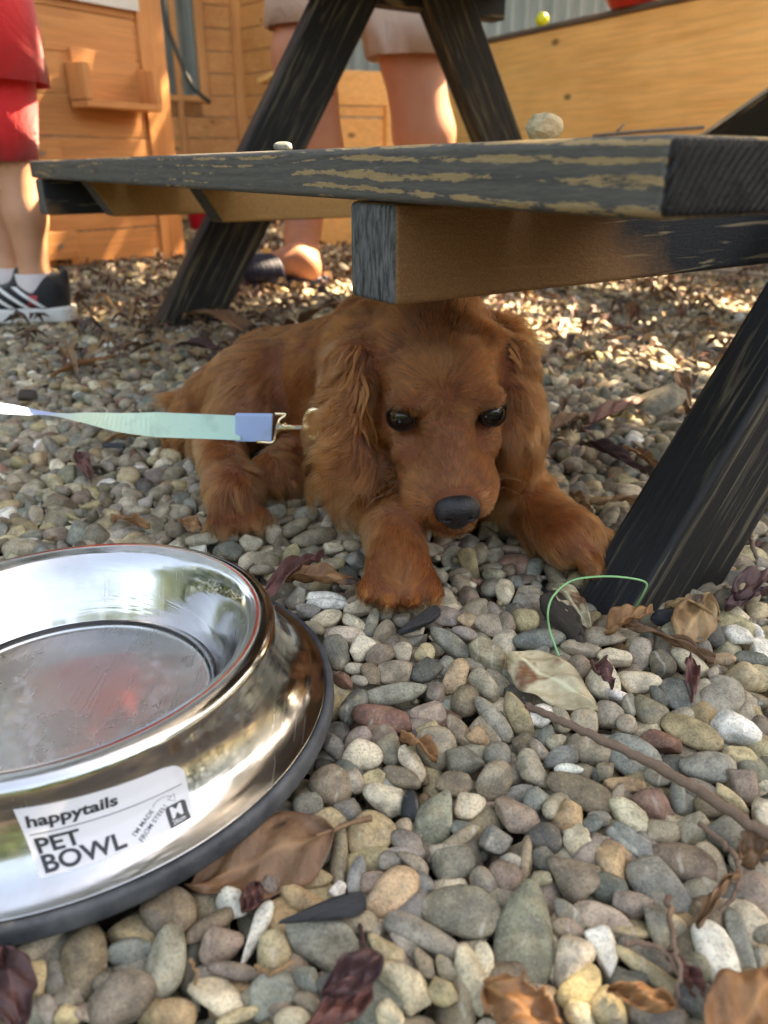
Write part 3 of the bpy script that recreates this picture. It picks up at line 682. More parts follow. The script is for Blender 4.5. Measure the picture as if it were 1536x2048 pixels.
bx0, bx1, by0, by1, rr = 1.745, 2.055, .68, .995, .06
rp = []
for (cx, cy, a0) in ((bx1 - rr, by0 + rr, -90), (bx1, by1, 0), (bx0, by1, 90), (bx0 + rr, by0 + rr, 180)):
    if (cx, cy) in ((bx1, by1), (bx0, by1)): rp.append((cx, cy)); continue
    for k in range(7): a = math.radians(a0 + 15 * k); rp.append((cx + rr * math.cos(a), cy + rr * math.sin(a)))
ink_on('size_badge', [(rp, [tuple(range(len(rp)))])], ink.m, .00045)
ink_on('size_text', [text_mesh('M', .24, bx0 + .055, by0 + .20, bold=.008), text_mesh('26cm', .088, bx0 + .05, by0 + .285, bold=.001)], paper.m, .0006)
# ================================================================== gravel
PAL = dict(g=(142,137,123), G=(108,107,98), b=(126,129,121), t=(168,154,130), T=(146,130,106), y=(186,166,122), c=(205,190,160), w=(222,220,212),
           p=(160,138,122), r=(148,104,88), o=(178,142,102), e=(142,140,118), m=(146,134,120), N=(62,68,74), k=(34,34,34))
CW = dict(g='mid grey', G='dark grey', b='bluish grey', t='light tan', T='brownish', y='yellowish tan', c='cream', w='white', p='pinkish brown', r='reddish brown', o='orange brown', e='greenish grey', m='mauve grey', N='blue black', k='black')
# traced stones: per enlarged view (x0, y0, scale): x y length width angle colour shape ; shape o round, a angular, f flat, l long
TR = [((500, 1200, .3385), """470 20 260 72 5 w o|340 65 140 90 10 G a|450 110 190 100 -20 c a|640 50 190 90 -20 c a|380 165 130 70 20 t o|615 130 140 80 20 c a|720 130 190 70 -75 e f|800 80 90 90 0 m o|560 215 230 120 0 t o|505 310 220 160 85 g o|800 190 150 120 -70 T a|895 115 110 90 0 g a|960 60 150 90 -20 g o|1165 95 170 120 10 m f|1280 120 120 80 20 o a|1430 145 210 150 10 t f|1265 195 150 80 15 m o|1180 250 270 110 35 g l|660 295 160 130 -60 c a|775 320 180 130 -10 p a|905 310 120 110 80 t o|1035 310 130 110 -70 y o|1410 335 260 180 50 t a|630 405 140 70 0 t o|720 440 150 110 70 T a|865 430 220 140 -10 T a|1040 420 200 120 -40 G a|1165 390 130 110 80 g o|1220 455 240 130 -65 o o|555 470 130 90 25 r a|645 475 100 60 10 m o|855 550 370 120 -12 g l|610 620 210 130 -60 b a|780 700 350 150 12 r o|1055 655 210 130 5 p a|1105 540 130 130 30 m a|1275 590 180 160 -50 T a|1390 500 210 120 45 t l|1440 700 320 110 52 g l|1235 770 200 120 75 T a|490 860 190 110 60 G a|630 820 180 110 -30 m a|665 920 230 180 10 c o|820 885 190 140 75 g o|960 970 230 120 60 c a|1105 860 250 230 60 t o|1060 760 150 80 -10 y a|1365 815 150 110 30 o a|1270 965 230 180 10 G a|1460 910 160 140 0 g o|480 1095 250 230 30 T o|615 1070 150 120 60 t o|735 1060 130 110 -20 y a|895 1050 230 120 20 T o|1205 1090 210 140 5 T a|1450 1060 260 180 -70 t a|795 1180 260 170 10 c a|360 1240 230 180 35 G a|580 1250 170 140 -10 g a|950 1220 180 110 90 N o|1085 1285 320 220 85 e a|1300 1225 180 150 0 c a|710 1395 290 260 -60 y f|905 1340 100 100 0 t o|925 1430 200 130 30 g o|1200 1440 350 80 -35 t l|1450 1420 180 160 20 b a|910 1500 230 130 10 g a|1180 1510 220 120 -5 t a|1250 1350 130 90 10 b o|385 1480 200 130 -20 G f"""),
((1000, 1200, .349), """30 140 160 110 80 m o|145 115 150 140 0 y o|225 225 290 120 -5 b o|595 210 230 115 0 T o|460 280 210 90 20 t a|800 310 190 120 -80 m l|925 360 160 140 60 G o|445 390 150 140 -30 T o|580 460 230 180 70 c a|660 330 170 130 30 c a|800 465 220 150 -15 c a|1095 360 240 110 35 c l|1160 280 140 100 80 g o|1215 190 170 130 80 G o|1000 200 150 110 30 c a|1350 200 190 110 10 w a|1270 340 150 75 -5 o o|1220 430 100 70 80 t a|1440 335 200 80 5 b l|1410 450 200 180 30 y a|1510 440 140 180 0 y a|1025 540 220 180 35 b f|1150 510 100 110 0 t a|1265 545 270 220 -50 m f|1350 740 260 180 20 w a|620 650 170 150 0 m o|860 635 210 160 45 T o|745 600 130 90 80 g o|915 555 130 90 70 G a|725 710 110 110 0 t o|1100 755 330 165 22 y f|925 810 220 130 22 r a|100 650 270 130 65 y a|245 660 150 130 0 w a|350 680 160 100 70 t o|480 690 150 150 0 t o|265 780 130 80 -55 b o|330 810 130 90 -40 t a|225 860 150 70 50 t o|510 850 230 160 15 m o|350 905 230 110 -25 b a|755 885 300 230 35 b f|185 975 230 150 50 t a|395 970 160 70 0 w o|600 980 120 90 -80 T a|470 1100 390 180 25 T f|710 1060 230 85 0 o a|925 1000 180 170 30 g a|1190 950 290 170 10 g o|1365 890 190 110 5 y a|1390 1050 230 180 30 p a|1020 1120 200 90 85 b l|1140 1090 190 120 20 g o|220 1140 170 150 0 b a|90 1230 270 190 45 p a|250 1370 190 170 0 G o|390 1260 200 170 -50 o a|740 1240 240 160 20 c a|890 1180 220 170 45 r a|570 1260 130 90 0 G a|510 1300 150 90 -40 b a|760 1395 300 120 35 b a|935 1330 170 140 0 t a|1100 1310 200 140 -30 t a|1205 1190 170 120 10 T o|1320 1330 240 230 30 g a|1330 1140 200 80 30 y a|460 1390 200 150 60 c a|1500 1220 200 120 -70 c a|150 1430 150 60 -85 T l|640 1450 190 160 0 o a"""),
((380, 1640, .3776), """605 295 285 120 5 y f|790 190 320 90 -87 T l|885 290 190 90 -75 b l|660 170 220 150 -20 G f|1060 210 120 110 0 g a|1185 220 190 90 40 T a|1395 235 220 170 0 g a|600 430 260 130 10 o a|790 370 90 70 -50 w a|1065 385 330 190 -45 o o|965 325 150 100 -20 p o|1240 330 120 80 40 G o|1433 478 432 250 5 g f|220 440 160 150 0 w a|100 560 260 100 -32 T l|160 650 230 180 -30 p a|350 600 330 90 -68 w a|440 690 190 170 80 y o|700 645 400 220 20 g a|895 540 200 110 -5 t a|1245 615 430 130 28 g l|1030 690 230 150 50 y a|1145 660 200 70 45 g f|230 800 280 80 8 m l|150 925 310 200 10 c a|440 925 230 230 0 b a|310 940 120 110 0 t a|610 840 170 130 20 b a|780 850 220 110 -35 b a|1130 880 310 190 30 c a|1350 790 140 110 50 t a|1240 760 170 90 60 T a|1340 910 160 120 30 y a|1490 840 330 150 80 c a|540 1050 180 110 -10 c o|620 960 150 80 30 T o|250 1040 210 60 -20 y o|1060 1030 150 130 0 c a|430 350 120 100 0 m a"""),
((950, 1640, .3815), """265 225 240 65 -85 T l|370 210 150 120 0 G a|190 215 120 80 0 g o|155 300 170 150 30 p o|45 320 150 120 50 T o|350 305 100 70 0 y o|260 600 560 290 -85 e f|525 310 260 220 0 T a|545 130 170 140 60 c a|730 230 230 160 60 o a|830 130 260 110 35 b a|705 350 180 145 0 b o|975 360 380 220 50 b f|1085 220 330 190 20 p o|1240 230 220 130 70 t f|1175 375 200 130 -15 e o|820 440 190 130 30 p a|670 520 310 150 20 p f|490 500 200 110 55 G f|490 570 180 100 25 p o|985 560 290 200 50 t a|505 740 290 180 -65 c a|680 690 240 140 70 w a|885 710 280 130 30 g f|920 800 420 90 35 y l|830 830 150 70 0 G o|1140 780 190 150 0 e a|1285 745 400 190 68 w o|1400 680 420 100 75 b f|560 880 260 170 -55 y f|700 990 200 170 60 y o|960 1030 290 130 0 m o|1200 950 280 170 25 b o|130 970 260 120 50 w o|40 750 200 110 85 c a|1390 500 310 180 45 c a|1470 390 250 220 40 p o|1430 250 200 140 40 t o|1360 390 150 120 0 G a|1510 590 120 100 0 g o|550 1010 150 130 0 c a"""),
((0, 1640, .3906), """430 730 350 220 85 T o|180 820 190 140 75 y o|130 700 380 120 -35 T l|870 470 290 230 40 T o|850 720 330 190 -80 e o|670 670 230 120 5 b a|620 910 330 230 -25 m o|890 1000 220 150 0 o o|540 830 120 90 0 g o|285 830 240 90 80 G f|160 990 130 120 0 b a|350 1000 120 90 0 y a|440 980 90 110 0 p a|240 970 150 90 70 g l"""),
((300, 560, .3255), """690 1780 150 60 0 t o|1130 1740 150 90 -20 y a|1010 1580 270 110 -10 t a|890 1520 200 90 -25 T l|1090 1500 70 150 -70 t o|960 1440 150 110 -20 g o|660 1500 120 100 -40 t a|760 1430 160 80 -20 g o|760 1560 110 140 70 t a|920 1740 190 120 -15 t a|860 1680 130 90 -40 y a|480 1660 180 110 10 b a|340 1590 230 80 -8 g o|500 1580 120 80 10 g o|620 1620 140 110 0 t a|720 1740 160 120 10 t a|1260 1720 130 120 0 b a|1240 1630 120 80 0 t o|1130 1650 130 70 0 c a|1080 1960 250 90 8 w o|1290 1980 160 100 -10 t a|900 1960 140 110 -40 g a""")]
def srgb_col(rgb, j=8):
    rgb = np.array(rgb, float); m_ = rgb.mean(); rgb = m_ + (rgb - m_) * .66; rgb = ((rgb - 135) * 1.15 + 130 + RNG.normal(0, 11)) * np.array([1.02, 1.0, .955])
    return s2l(np.clip(rgb + RNG.normal(0, j * .6) + RNG.normal(0, j * .15, 3), 10, 245))
STONE_K = 1.30
sm_ = M('pebble'); att = sm_.n('ShaderNodeVertexColor', layer_name='col')
tcn = sm_.coord('Object'); sepc = sm_.n('ShaderNodeSeparateColor', ins={0: att.outputs[0]})
off = sm_.n('ShaderNodeVectorMath', operation='MULTIPLY_ADD'); sm_.put(off.inputs[0], att.outputs[0]); off.inputs[1].default_value = (37, 61, 83); sm_.put(off.inputs[2], tcn); vec = off.outputs[0]
sn1 = sm_.noise(vec, 130, 5, .6); sn2 = sm_.noise(vec, 900, 3, .7); sn3 = sm_.noise(vec, 45, 3, .6, 1.2)
wvn = sm_.n('ShaderNodeTexWave', wave_type='BANDS', ins={'Vector': vec, 'Scale': 28, 'Distortion': 6, 'Detail': 3, 'Detail Scale': 1.2}); vein = sm_.ramp(wvn.outputs[1], [(.93, 0), (.985, 1)])
col = sm_.mix(sm_.ramp(sn1, [(.36, 0), (.60, 1)]), sm_.mix(.48, att.outputs[0], (0, 0, 0)), att.outputs[0])
col = sm_.mix(sm_.math('MULTIPLY', sm_.ramp(sn3, [(.52, 0), (.72, 1)]), .34), col, (.46, .33, .17))
col = sm_.mix(sm_.math('MULTIPLY', sm_.ramp(sn3, [(.30, 1), (.44, 0)]), .30), col, (.16, .17, .17))
col = sm_.mix(sm_.math('MULTIPLY', sm_.ramp(sn2, [(.36, 1), (.50, 0)]), .45), col, (.035, .03, .025))
col = sm_.mix(sm_.math('MULTIPLY', sm_.ramp(sn2, [(.60, 0), (.72, 1)]), .35), col, (.62, .58, .50))
col = sm_.mix(sm_.math('MULTIPLY', sm_.math('MULTIPLY', vein, sm_.ramp(sn3, [(.55, 0), (.65, 1)])), .4), col, (.62, .58, .50))
sm_.set(color=col, rough=sm_.math('ADD', .52, sm_.math('MULTIPLY', sn1, .3)), normal=sm_.bump(sm_.math('ADD', sn1, sm_.math('MULTIPLY', sn2, .35)), .0011, .55))
PEB = sm_.m
def soft_clip(P, n, d, k):
    x = P @ n - d; return P - np.where(x > 0, x * k, 0)[:, None] * n
def stone_shape(kind, base, rng):
    """unit pebble: round, angular, flat or long, from an icosphere"""
    P = base.copy()
    e = rng.uniform(.78, .98) if kind != 'a' else rng.uniform(.62, .85)
    P = np.sign(P) * np.abs(P) ** e; P /= np.linalg.norm(P, axis=1).max() ** .5
    ncl = {'o': 4, 'a': 11, 'f': 6, 'l': 4}[kind]
    for _ in range(ncl):
        n = rng.normal(size=3); n /= np.linalg.norm(n); P = soft_clip(P, n, rng.uniform(.46, .74) if kind == 'a' else rng.uniform(.68, .88), rng.uniform(.7, .95) if kind == 'a' else .6)
    for f, a in ((1.4, .12), (3.1, .045), (7.0, .018 if kind != 'a' else .03)):
        q = rng.uniform(0, 6.28, 3); w3 = rng.normal(size=(3, 3)) * f * .7
        P = P * (1 + a * (np.sin(P @ w3[0] + q[0]) * .5 + np.sin(P @ w3[1] + q[1]) * .5))[:, None]
    t = rng.uniform(-.25, .25); P[:, 1] *= 1 + t * P[:, 0]
    lo, hi = P.min(0), P.max(0); return (P - (lo + hi) / 2) / ((hi - lo) / 2)
PEBBLES = []       # (object, info)
TRACED = []
prng = np.random.default_rng(21)
def place_pebble(px, py, a, b, ang, colc, kind, z=.004, thick=None, sub=3):
    c = atz(px, py, z); dep = proj(c)[0, 2]; sa, sb = a * dep / F / 2, b * dep / F / 2
    tocam = nrm(np.array([0, 0, H]) - c); k = .5 if kind == 'f' else .62
    n = nrm((1 - k) * Z + k * tocam); an = math.radians(ang); d = ray(px + math.cos(an) * 4, py + math.sin(an) * 4)
    o = np.array([0, 0, H]); t = ((c - o) @ n) / (d @ n); e1 = nrm(o + d * t - c); e2 = np.cross(n, e1)
    th = {'o': .82, 'a': .85, 'f': .38, 'l': .9}[kind] * (thick or 1.0); sc = min(sb, sa) * th
    P = stone_shape(kind, ICO[sub][0], prng) * np.array([sa, sb, sc]) * 1.03
    P = P[:, :1] * e1 + P[:, 1:2] * e2 + P[:, 2:] * n
    cl = srgb_col(PAL[colc], 9) * STONE_K
    ctr = c - n * sc * .18; P = P + ctr; c0 = P.mean(0)
    ob = mesh_np('pebble', P - c0, ICO[sub][1], PEB, None, True, cl); ob.location = c0
    PEBBLES.append((ob, dict(px=px, py=py, a=a, b=b, col=colc, kind=kind))); TRACED.append((px, py, a, b, ang)); return ob
for (x0, y0, s), data in TR:
    for row in data.split('|'):
        q = row.split(); x, y, a, b, an = map(float, q[:5])
        a, b = (a, b) if a >= b else (b, a)
        place_pebble(x0 + x * s, y0 + y * s, a * s * 1.04, b * s * 1.04, an, q[5], q[6])
TA = np.array(TRACED)
def traced_cover(P, grow=1.0):
    q = proj(P); out = np.zeros(len(P), bool)
    for px, py, a, b, an in TA:
        c, s = math.cos(math.radians(an)), math.sin(math.radians(an)); dx, dy = q[:, 0] - px, q[:, 1] - py
        out |= ((dx * c + dy * s) / (a / 2 * grow)) ** 2 + ((-dx * s + dy * c) / (b / 2 * grow)) ** 2 < 1
    return out
# ---- everything else: layers of loose stones around and under the traced ones
KEYS = list('gGbtTycwproem'); WTS = np.array([15, 6, 5, 21, 19, 13, 10, 3, 6, 1.5, 2.5, 3, 4]); WTS = WTS / WTS.sum()
def jgrid(x0, x1, y0, y1, s):
    X, Y = np.meshgrid(np.arange(x0, x1, s), np.arange(y0, y1, s)); P = np.stack([X.ravel(), Y.ravel()], 1); return P + RNG.uniform(-.5, .5, P.shape) * s
def visible(P, m=160):
    q = proj(np.c_[P, np.zeros(len(P))]); return (q[:, 0] > -m * 1.5) & (q[:, 0] < 1536 + m * 1.5) & (q[:, 1] > 330) & (q[:, 1] < 2048 + m * 2) & (q[:, 2] > .05)
def in_bowl(P): return np.hypot(P[:, 0] - BC[0], P[:, 1] - BC[1]) < .124
TEMPL = {s: [(k, stone_shape(k, ICO[s][0], np.random.default_rng(100 + i))) for i, k in enumerate('oaaaflaoaaffoalaaoal')] for s in (2, 3)}
def batch(P, size, zc, sub, thin=1.0):
    """build one big mesh of stones at P (n,2)"""
    Vt, Ft, Ct = [], [], []; nv = 0; n = len(P); rz = RNG.uniform(0, 6.283, n); ti = RNG.integers(0, 20, n); ci = RNG.choice(len(KEYS), n, p=WTS)
    for i in range(n):
        k, sh = TEMPL[sub][ti[i]]; s = size[i] / 2
        d = {'o': (1.15, .95, .72), 'a': (1.15, .9, .75), 'f': (1.3, 1.0, .34), 'l': (1.6, .62, .55)}[k]
        q = sh * (np.array(d) * s * RNG.uniform(.85, 1.15, 3)); tx, ty = RNG.normal(0, .38, 2)
        cz, sz = math.cos(rz[i]), math.sin(rz[i]); q = q @ np.array([[cz, sz, 0], [-sz, cz, 0], [0, 0, 1]])
        cx, sx = math.cos(tx), math.sin(tx); q = q @ np.array([[1, 0, 0], [0, cx, sx], [0, -sx, cx]])
        cy, sy = math.cos(ty), math.sin(ty); q = q @ np.array([[cy, 0, -sy], [0, 1, 0], [sy, 0, cy]])
        q = q + np.array([P[i, 0], P[i, 1], zc[i] - s * .45]); Vt.append(q); Ft.append(ICO[sub][1] + nv); nv += len(q)
        Ct.append(np.tile(np.r_[srgb_col(PAL[KEYS[ci[i]]], 10) * STONE_K, 1.0], (len(q), 1)))
    return np.concatenate(Vt), np.concatenate(Ft), np.concatenate(Ct), ti, ci
def clip_near(P): return P[visible(P) & ~in_bowl(P)]
parts = []
# near: lower fill layer (all over) and an upper layer where nothing is traced
P = jgrid(-.7, .8, .08, .82, .0150); P = P[visible(P) & (np.hypot(P[:, 0] - BC[0], P[:, 1] - BC[1]) > .098)]; parts.append(batch(P, RNG.uniform(.013, .021, len(P)), np.full(len(P), -.0175) + RNG.normal(0, .001, len(P)), 3 if len(P) < 2600 else 2)[:3])
def poisson(x0, x1, y0, y1, r, tries=60000, mask=None):
    """dart throwing"""
    cell = r; grid = {}; out = []
    Q = np.stack([RNG.uniform(x0, x1, tries), RNG.uniform(y0, y1, tries)], 1); Q = Q[mask(Q)] if mask else Q
    for p in Q:
        i, j = int(p[0] // cell), int(p[1] // cell); ok = True
        for a in (-1, 0, 1):
            for b in (-1, 0, 1):
                for q in grid.get((i + a, j + b), ()):
                    if (p[0] - q[0]) ** 2 + (p[1] - q[1]) ** 2 < r * r: ok = False; break
                if not ok: break
            if not ok: break
        if ok: out.append(p); grid.setdefault((i, j), []).append(p)
    return np.array(out)
free = lambda Q: visible(Q) & ~in_bowl(Q) & ~traced_cover(np.c_[Q, np.zeros(len(Q))], 1.02)
P = poisson(-.6, .7, .08, .62, .0125, 90000, free)
size = RNG.uniform(.0125, .0235, len(P))
# the largest-looking of these become pebbles of their own
q = proj(np.c_[P, np.zeros(len(P))]); inside = (q[:, 0] > 10) & (q[:, 0] < 1526) & (q[:, 1] > 560) & (q[:, 1] < 2038)
app = np.where(inside, size / q[:, 2], 0); n_own = max(0, 298 - len(PEBBLES)); own = np.argsort(-app)[:n_own]; rest = np.setdiff1d(np.arange(len(P)), own)
for i in own:
    Vt, Ft, Ct, ti, ci = batch(P[i:i + 1], size[i:i + 1], np.array([RNG.normal(.001, .0012)]), 3)
    c0 = Vt.mean(0); ob = mesh_np('pebble', Vt - c0, Ft, PEB, None, True, Ct); ob.location = c0
    k = TEMPL[3][ti[0]][0]; PEBBLES.append((ob, dict(px=q[i, 0], py=q[i, 1], a=size[i] / q[i, 2] * F * 1.2, b=size[i] / q[i, 2] * F * .9, col=KEYS[ci[0]], kind=k)))
parts.append(batch(P[rest], size[rest], RNG.normal(-.0015, .002, len(rest)), 3 if len(rest) < 2500 else 2)[:3])
P = poisson(-.9, 1.0, .60, 1.05, .0122, 90000, visible); parts.append(batch(P, RNG.uniform(.012, .024, len(P)), RNG.normal(.0, .003, len(P)), 2)[:3])
P = clip_near(jgrid(-.6, .7, .10, .75, .0082)); P = P[RNG.random(len(P)) < .5]; parts.append(batch(P, RNG.uniform(.004, .0095, len(P)), RNG.uniform(-.0075, -.0015, len(P)), 2)[:3])
P = clip_near(jgrid(-1.0, 1.2, .80, 1.6, .0165)); parts.append(batch(P, RNG.uniform(.012, .022, len(P)), RNG.normal(-.006, .003, len(P)), 2)[:3])
P = clip_near(jgrid(-1.3, 1.5, 1.05, 2.1, .0175)); parts.append(batch(P, RNG.uniform(.013, .024, len(P)), RNG.normal(.0, .003, len(P)), 2)[:3])
P = clip_near(jgrid(-2.2, 2.6, 2.1, 4.0, .026)); parts.append(batch(P, RNG.uniform(.018, .034, len(P)), RNG.normal(.0, .004, len(P)), 2)[:3])
Vg, Fg, Cg, nv = [], [], [], 0
for a, b, c in parts: Vg.append(a); Fg.append(b + nv); Cg.append(c); nv += len(a)
gr = mesh_np('gravel', np.concatenate(Vg), np.concatenate(Fg), PEB, None, True, np.concatenate(Cg)); tag(gr, 'loose river gravel of grey, tan and cream stones covering the yard', 'gravel', kind='stuff')
# ================================================================== dry leaves, twigs, charcoal, string
def leaf_mat(name, c1, c2, c3=(.05, .025, .015), spot=.62, rough=.6):
    m = M(name); v = m.coord('Object'); n1 = m.noise(v, 70, 5, .6); n2 = m.noise(v, 260, 4, .7); n3 = m.noise(v, 34, 3, .55, .6)
    col = m.mix(m.ramp(n1, [(.35, 0), (.65, 1)]), c1, c2); col = m.mix(m.ramp(n3, [(spot, 0), (spot + .07, 1)]), col, c3)
    col = m.mix(m.math('MULTIPLY', m.ramp(n2, [(.58, 0), (.68, 1)]), .5), col, tuple(c * .4 for c in c2))
    uv = m.n('ShaderNodeVertexColor', layer_name='col'); col = m.mix(m.math('MULTIPLY', uv.outputs[0], .55), col, tuple(min(1, c * 1.9) for c in c1))
    m.set(color=col, rough=rough, normal=m.bump(m.math('ADD', n2, m.math('MULTIPLY', uv.outputs[0], .8)), .0008, .7)); return m.m
LM_BROWN = leaf_mat('dry_brown_leaf', (.23, .125, .062), (.15, .07, .036)); LM_TAN = leaf_mat('dry_tan_leaf', (.40, .25, .12), (.27, .14, .06)); LM_CREAM = leaf_mat('blotched_cream_leaf', (.62, .52, .34), (.50, .38, .22), (.20, .085, .035), .53)
LM_RED = leaf_mat('dry_red_leaf', (.17, .065, .05), (.10, .04, .035)); LM_DARK = leaf_mat('dark_purple_leaf', (.085, .036, .034), (.05, .022, .022)); LM_OR = leaf_mat('orange_leaf', (.32, .155, .06), (.20, .085, .032))
def leaf(name, base, tip, width, lift=.004, curl=.5, bend=.3, mat=LM_BROWN, twist=0.0, stalk=.25, shape=1.0, tear=0.0, seed=0, zb=.004, nu=26, nv=13, cup=1, normal=None):
    """a blade from base to tip (world points), width across; curl folds the sides up, bend arches the length"""
    rg = np.random.default_rng(seed); a, b = np.asarray(base, float), np.asarray(tip, float); L = np.linalg.norm(b - a); e1 = (b - a) / L
    up = Z if normal is None else nrm(normal); e2 = nrm(np.cross(up, e1)); e3 = np.cross(e1, e2); V, Cc = [], []
    ph = rg.uniform(0, 6, 4)
    for i in range(nu):
        t = i / (nu - 1); wd = width / 2 * (math.sin(math.pi * min(t ** (.75 * shape), 1)) ** .85) + .0003
        for j in range(nv):
            s = j / (nv - 1) * 2 - 1; tw = twist * (t - .5); jag = 1 + tear * (rg.random() - .5) * (abs(s) > .95) + .06 * math.sin(t * 19 + ph[0])
            x = t * L; y = s * wd * jag; r = abs(y); ca = curl * 1.6
            yy = math.copysign(math.sin(min(r / (width / 2) * ca, 1.5)) / max(ca, .05) * (width / 2), y) if ca > .05 else y
            zz = cup * (1 - math.cos(min(r / (width / 2) * ca, 1.5))) / max(ca, .05) * (width / 2) + bend * L * .5 * math.sin(math.pi * t) + .0022 * math.sin(7 * t + 3 * s + ph[1]) + .0012 * math.sin(17 * t - 6 * s + ph[2])
            yy, zz = yy * math.cos(tw) - zz * math.sin(tw), yy * math.sin(tw) + zz * math.cos(tw)
            V.append(a + e1 * x + e2 * yy + e3 * zz)
            vein = max(0, 1 - abs(s) * nv / 2.2); side = max(0, 1 - abs(((t * 9 - abs(s) * 1.4) % 1) - .5) * 7) * .35 * (abs(s) < .9); v_ = max(vein, side); Cc.append((v_, v_, v_))
    V = np.array(V); I = np.arange((nu - 1))[:, None] * nv + np.arange(nv - 1)[None]; Q = np.stack([I, I + nv, I + nv + 1, I + 1], -1).reshape(-1, 4)
    V[:, 2] += lift
    n = len(V); Nn = vnormals(V, Q); V2 = np.concatenate([V, V - Nn * .00035]); Qb = Q[:, ::-1] + n
    rim = [(j) for j in range(nv)] + [i * nv + nv - 1 for i in range(1, nu)] + [(nu - 1) * nv + j for j in range(nv - 2, -1, -1)] + [i * nv for i in range(nu - 2, 0, -1)]
    E_ = np.array([(rim[k], rim[(k + 1) % len(rim)], rim[(k + 1) % len(rim)] + n, rim[k] + n) for k in range(len(rim))])
    Va, Qa, Ca = V2, np.concatenate([Q, Qb, E_]), np.array(Cc + Cc)
    if stalk:
        mb = MB(); p0 = V[nv // 2]; mb.tube([V[nv * 4 + nv // 2] + [0, 0, .0004], p0 + [0, 0, .0006], p0 - e1 * stalk * L * .5 + [0, 0, .001], p0 - e1 * stalk * L + e2 * .002 + [0, 0, .002]], [.0005, .0009, .0010, .0014], 6, caps=False)
        Vs_ = np.array(mb.v); Qs_ = np.array(mb.f); Qa = np.concatenate([Qa, Qs_ + len(Va)]); Va = np.concatenate([Va, Vs_]); Ca = np.concatenate([Ca, np.full((len(Vs_), 3), .5)])
    o = mesh_np(name, Va, Qa, mat, None, True, Ca); c = np.asarray(a); o.data.transform(Matrix.Translation(-Vector(c))); o.location = c; return o
def lf(px0, py0, px1, py1, wpx, lab, mat, z0=.008, z1=.008, **kw):
    a, b = atz(px0, py0, z0), atz(px1, py1, z1); wd = wpx * proj((a + b) / 2)[0, 2] / F
    o = leaf('dry_leaf', a, b, wd, 0, mat=mat, **kw); tag(o, lab, 'leaf'); return o
def facing(px, py, k=.5): p = atz(px, py); return nrm((1 - k) * Z + k * nrm(np.array([0, 0, H]) - p))
lf(668, 1662, 372, 1775, 172, 'big brown leaf with a pale midrib tucked under the bowl ring', LM_BROWN, .012, .004, curl=.12, bend=.02, stalk=.26, seed=1, nu=34, nv=17, normal=facing(540, 1700, .3))
lf(1018, 1305, 1196, 1420, 118, 'cream leaf with brown blotches lying on the gravel by the string', LM_CREAM, .012, .008, curl=.35, bend=.10, stalk=0, seed=2, nu=34, nv=17, normal=facing(1100, 1360, .35), cup=-1)
lf(530, 1192, 648, 1105, 48, 'reddish brown curled leaf just behind the rim of the bowl', LM_RED, .012, .012, curl=.8, bend=.1, stalk=.1, seed=3)
lf(570, 1158, 742, 1172, 56, 'orange brown rolled leaf touching the forward front paw', LM_OR, .012, .010, curl=.85, bend=.12, stalk=.05, seed=4)
lf(1362, 1282, 1420, 1190, 84, 'speckled brown pointed leaf leaning against the black table leg', LM_TAN, .008, .022, curl=.25, bend=.05, stalk=.2, seed=5, normal=facing(1390, 1230, .8))
lf(1210, 1268, 1305, 1215, 50, 'dark rusty leaf curled at the foot of the black table leg', LM_OR, .008, .018, curl=.6, bend=.2, stalk=0, seed=6)
lf(1120, 1172, 1182, 1258, 52, 'pale tan leaf standing on edge left of the table leg foot', LM_CREAM, .018, .006, curl=.7, bend=.1, stalk=0, seed=7, normal=facing(1150, 1220, .8))
lf(1235, 1242, 1430, 1318, 28, 'long brown leaf rolled like a stalk below the table leg', LM_BROWN, .010, .009, curl=.95, bend=.04, stalk=.05, seed=8)
lf(1440, 1235, 1330, 1215, 60, 'light brown crumpled leaf heaped beside the table leg', LM_TAN, .016, .006, curl=.7, bend=.3, stalk=0, seed=33)
lf(1470, 1195, 1560, 1145, 58, 'dark red leaf at the right edge beyond the table leg foot', LM_DARK, .012, .012, curl=.5, bend=.15, stalk=0, seed=9)
lf(1450, 1215, 1540, 1180, 40, 'purple leaf under the red leaf right of the table leg', LM_DARK, .008, .008, curl=.7, bend=.1, stalk=0, seed=34)
lf(765, 1912, 640, 1990, 70, 'purple brown pointed leaf standing up near the bottom of the photo', LM_DARK, .022, .014, curl=.35, bend=.08, stalk=.0, seed=10, normal=facing(700, 1950, .8))
lf(745, 1975, 610, 2060, 70, 'red brown leaf folded under the purple pointed leaf', LM_RED, .012, .012, curl=.35, bend=.05, stalk=0, seed=11, normal=facing(690, 2010, .6))
lf(968, 1972, 1130, 2068, 105, 'torn orange leaf at the bottom below the large stone slab', LM_OR, .012, .012, curl=.25, bend=.08, stalk=0, seed=12, tear=.5, normal=facing(1040, 2000, .5))
lf(1350, 2012, 1215, 1980, 50, 'small bright orange leaf curled between pebbles near the bottom', LM_OR, .012, .012, curl=.5, bend=.2, stalk=0, seed=13, normal=facing(1280, 1990, .6))
lf(1440, 2110, 1560, 1935, 150, 'large golden brown leaf filling the bottom right corner', LM_OR, .014, .016, curl=.3, bend=.06, stalk=0, seed=14, normal=facing(1500, 2000, .5))
lf(10, 1905, 45, 2080, 90, 'dark purple leaf in the bottom left corner', LM_DARK, .014, .014, curl=.3, bend=.1, stalk=0, seed=15, normal=facing(20, 1980, .6))
lf(1400, 1995, 1340, 1900, 40, 'rust coloured leaf sliver upright beside the long white stone', LM_RED, .006, .014, curl=.5, bend=.1, stalk=0, seed=16)
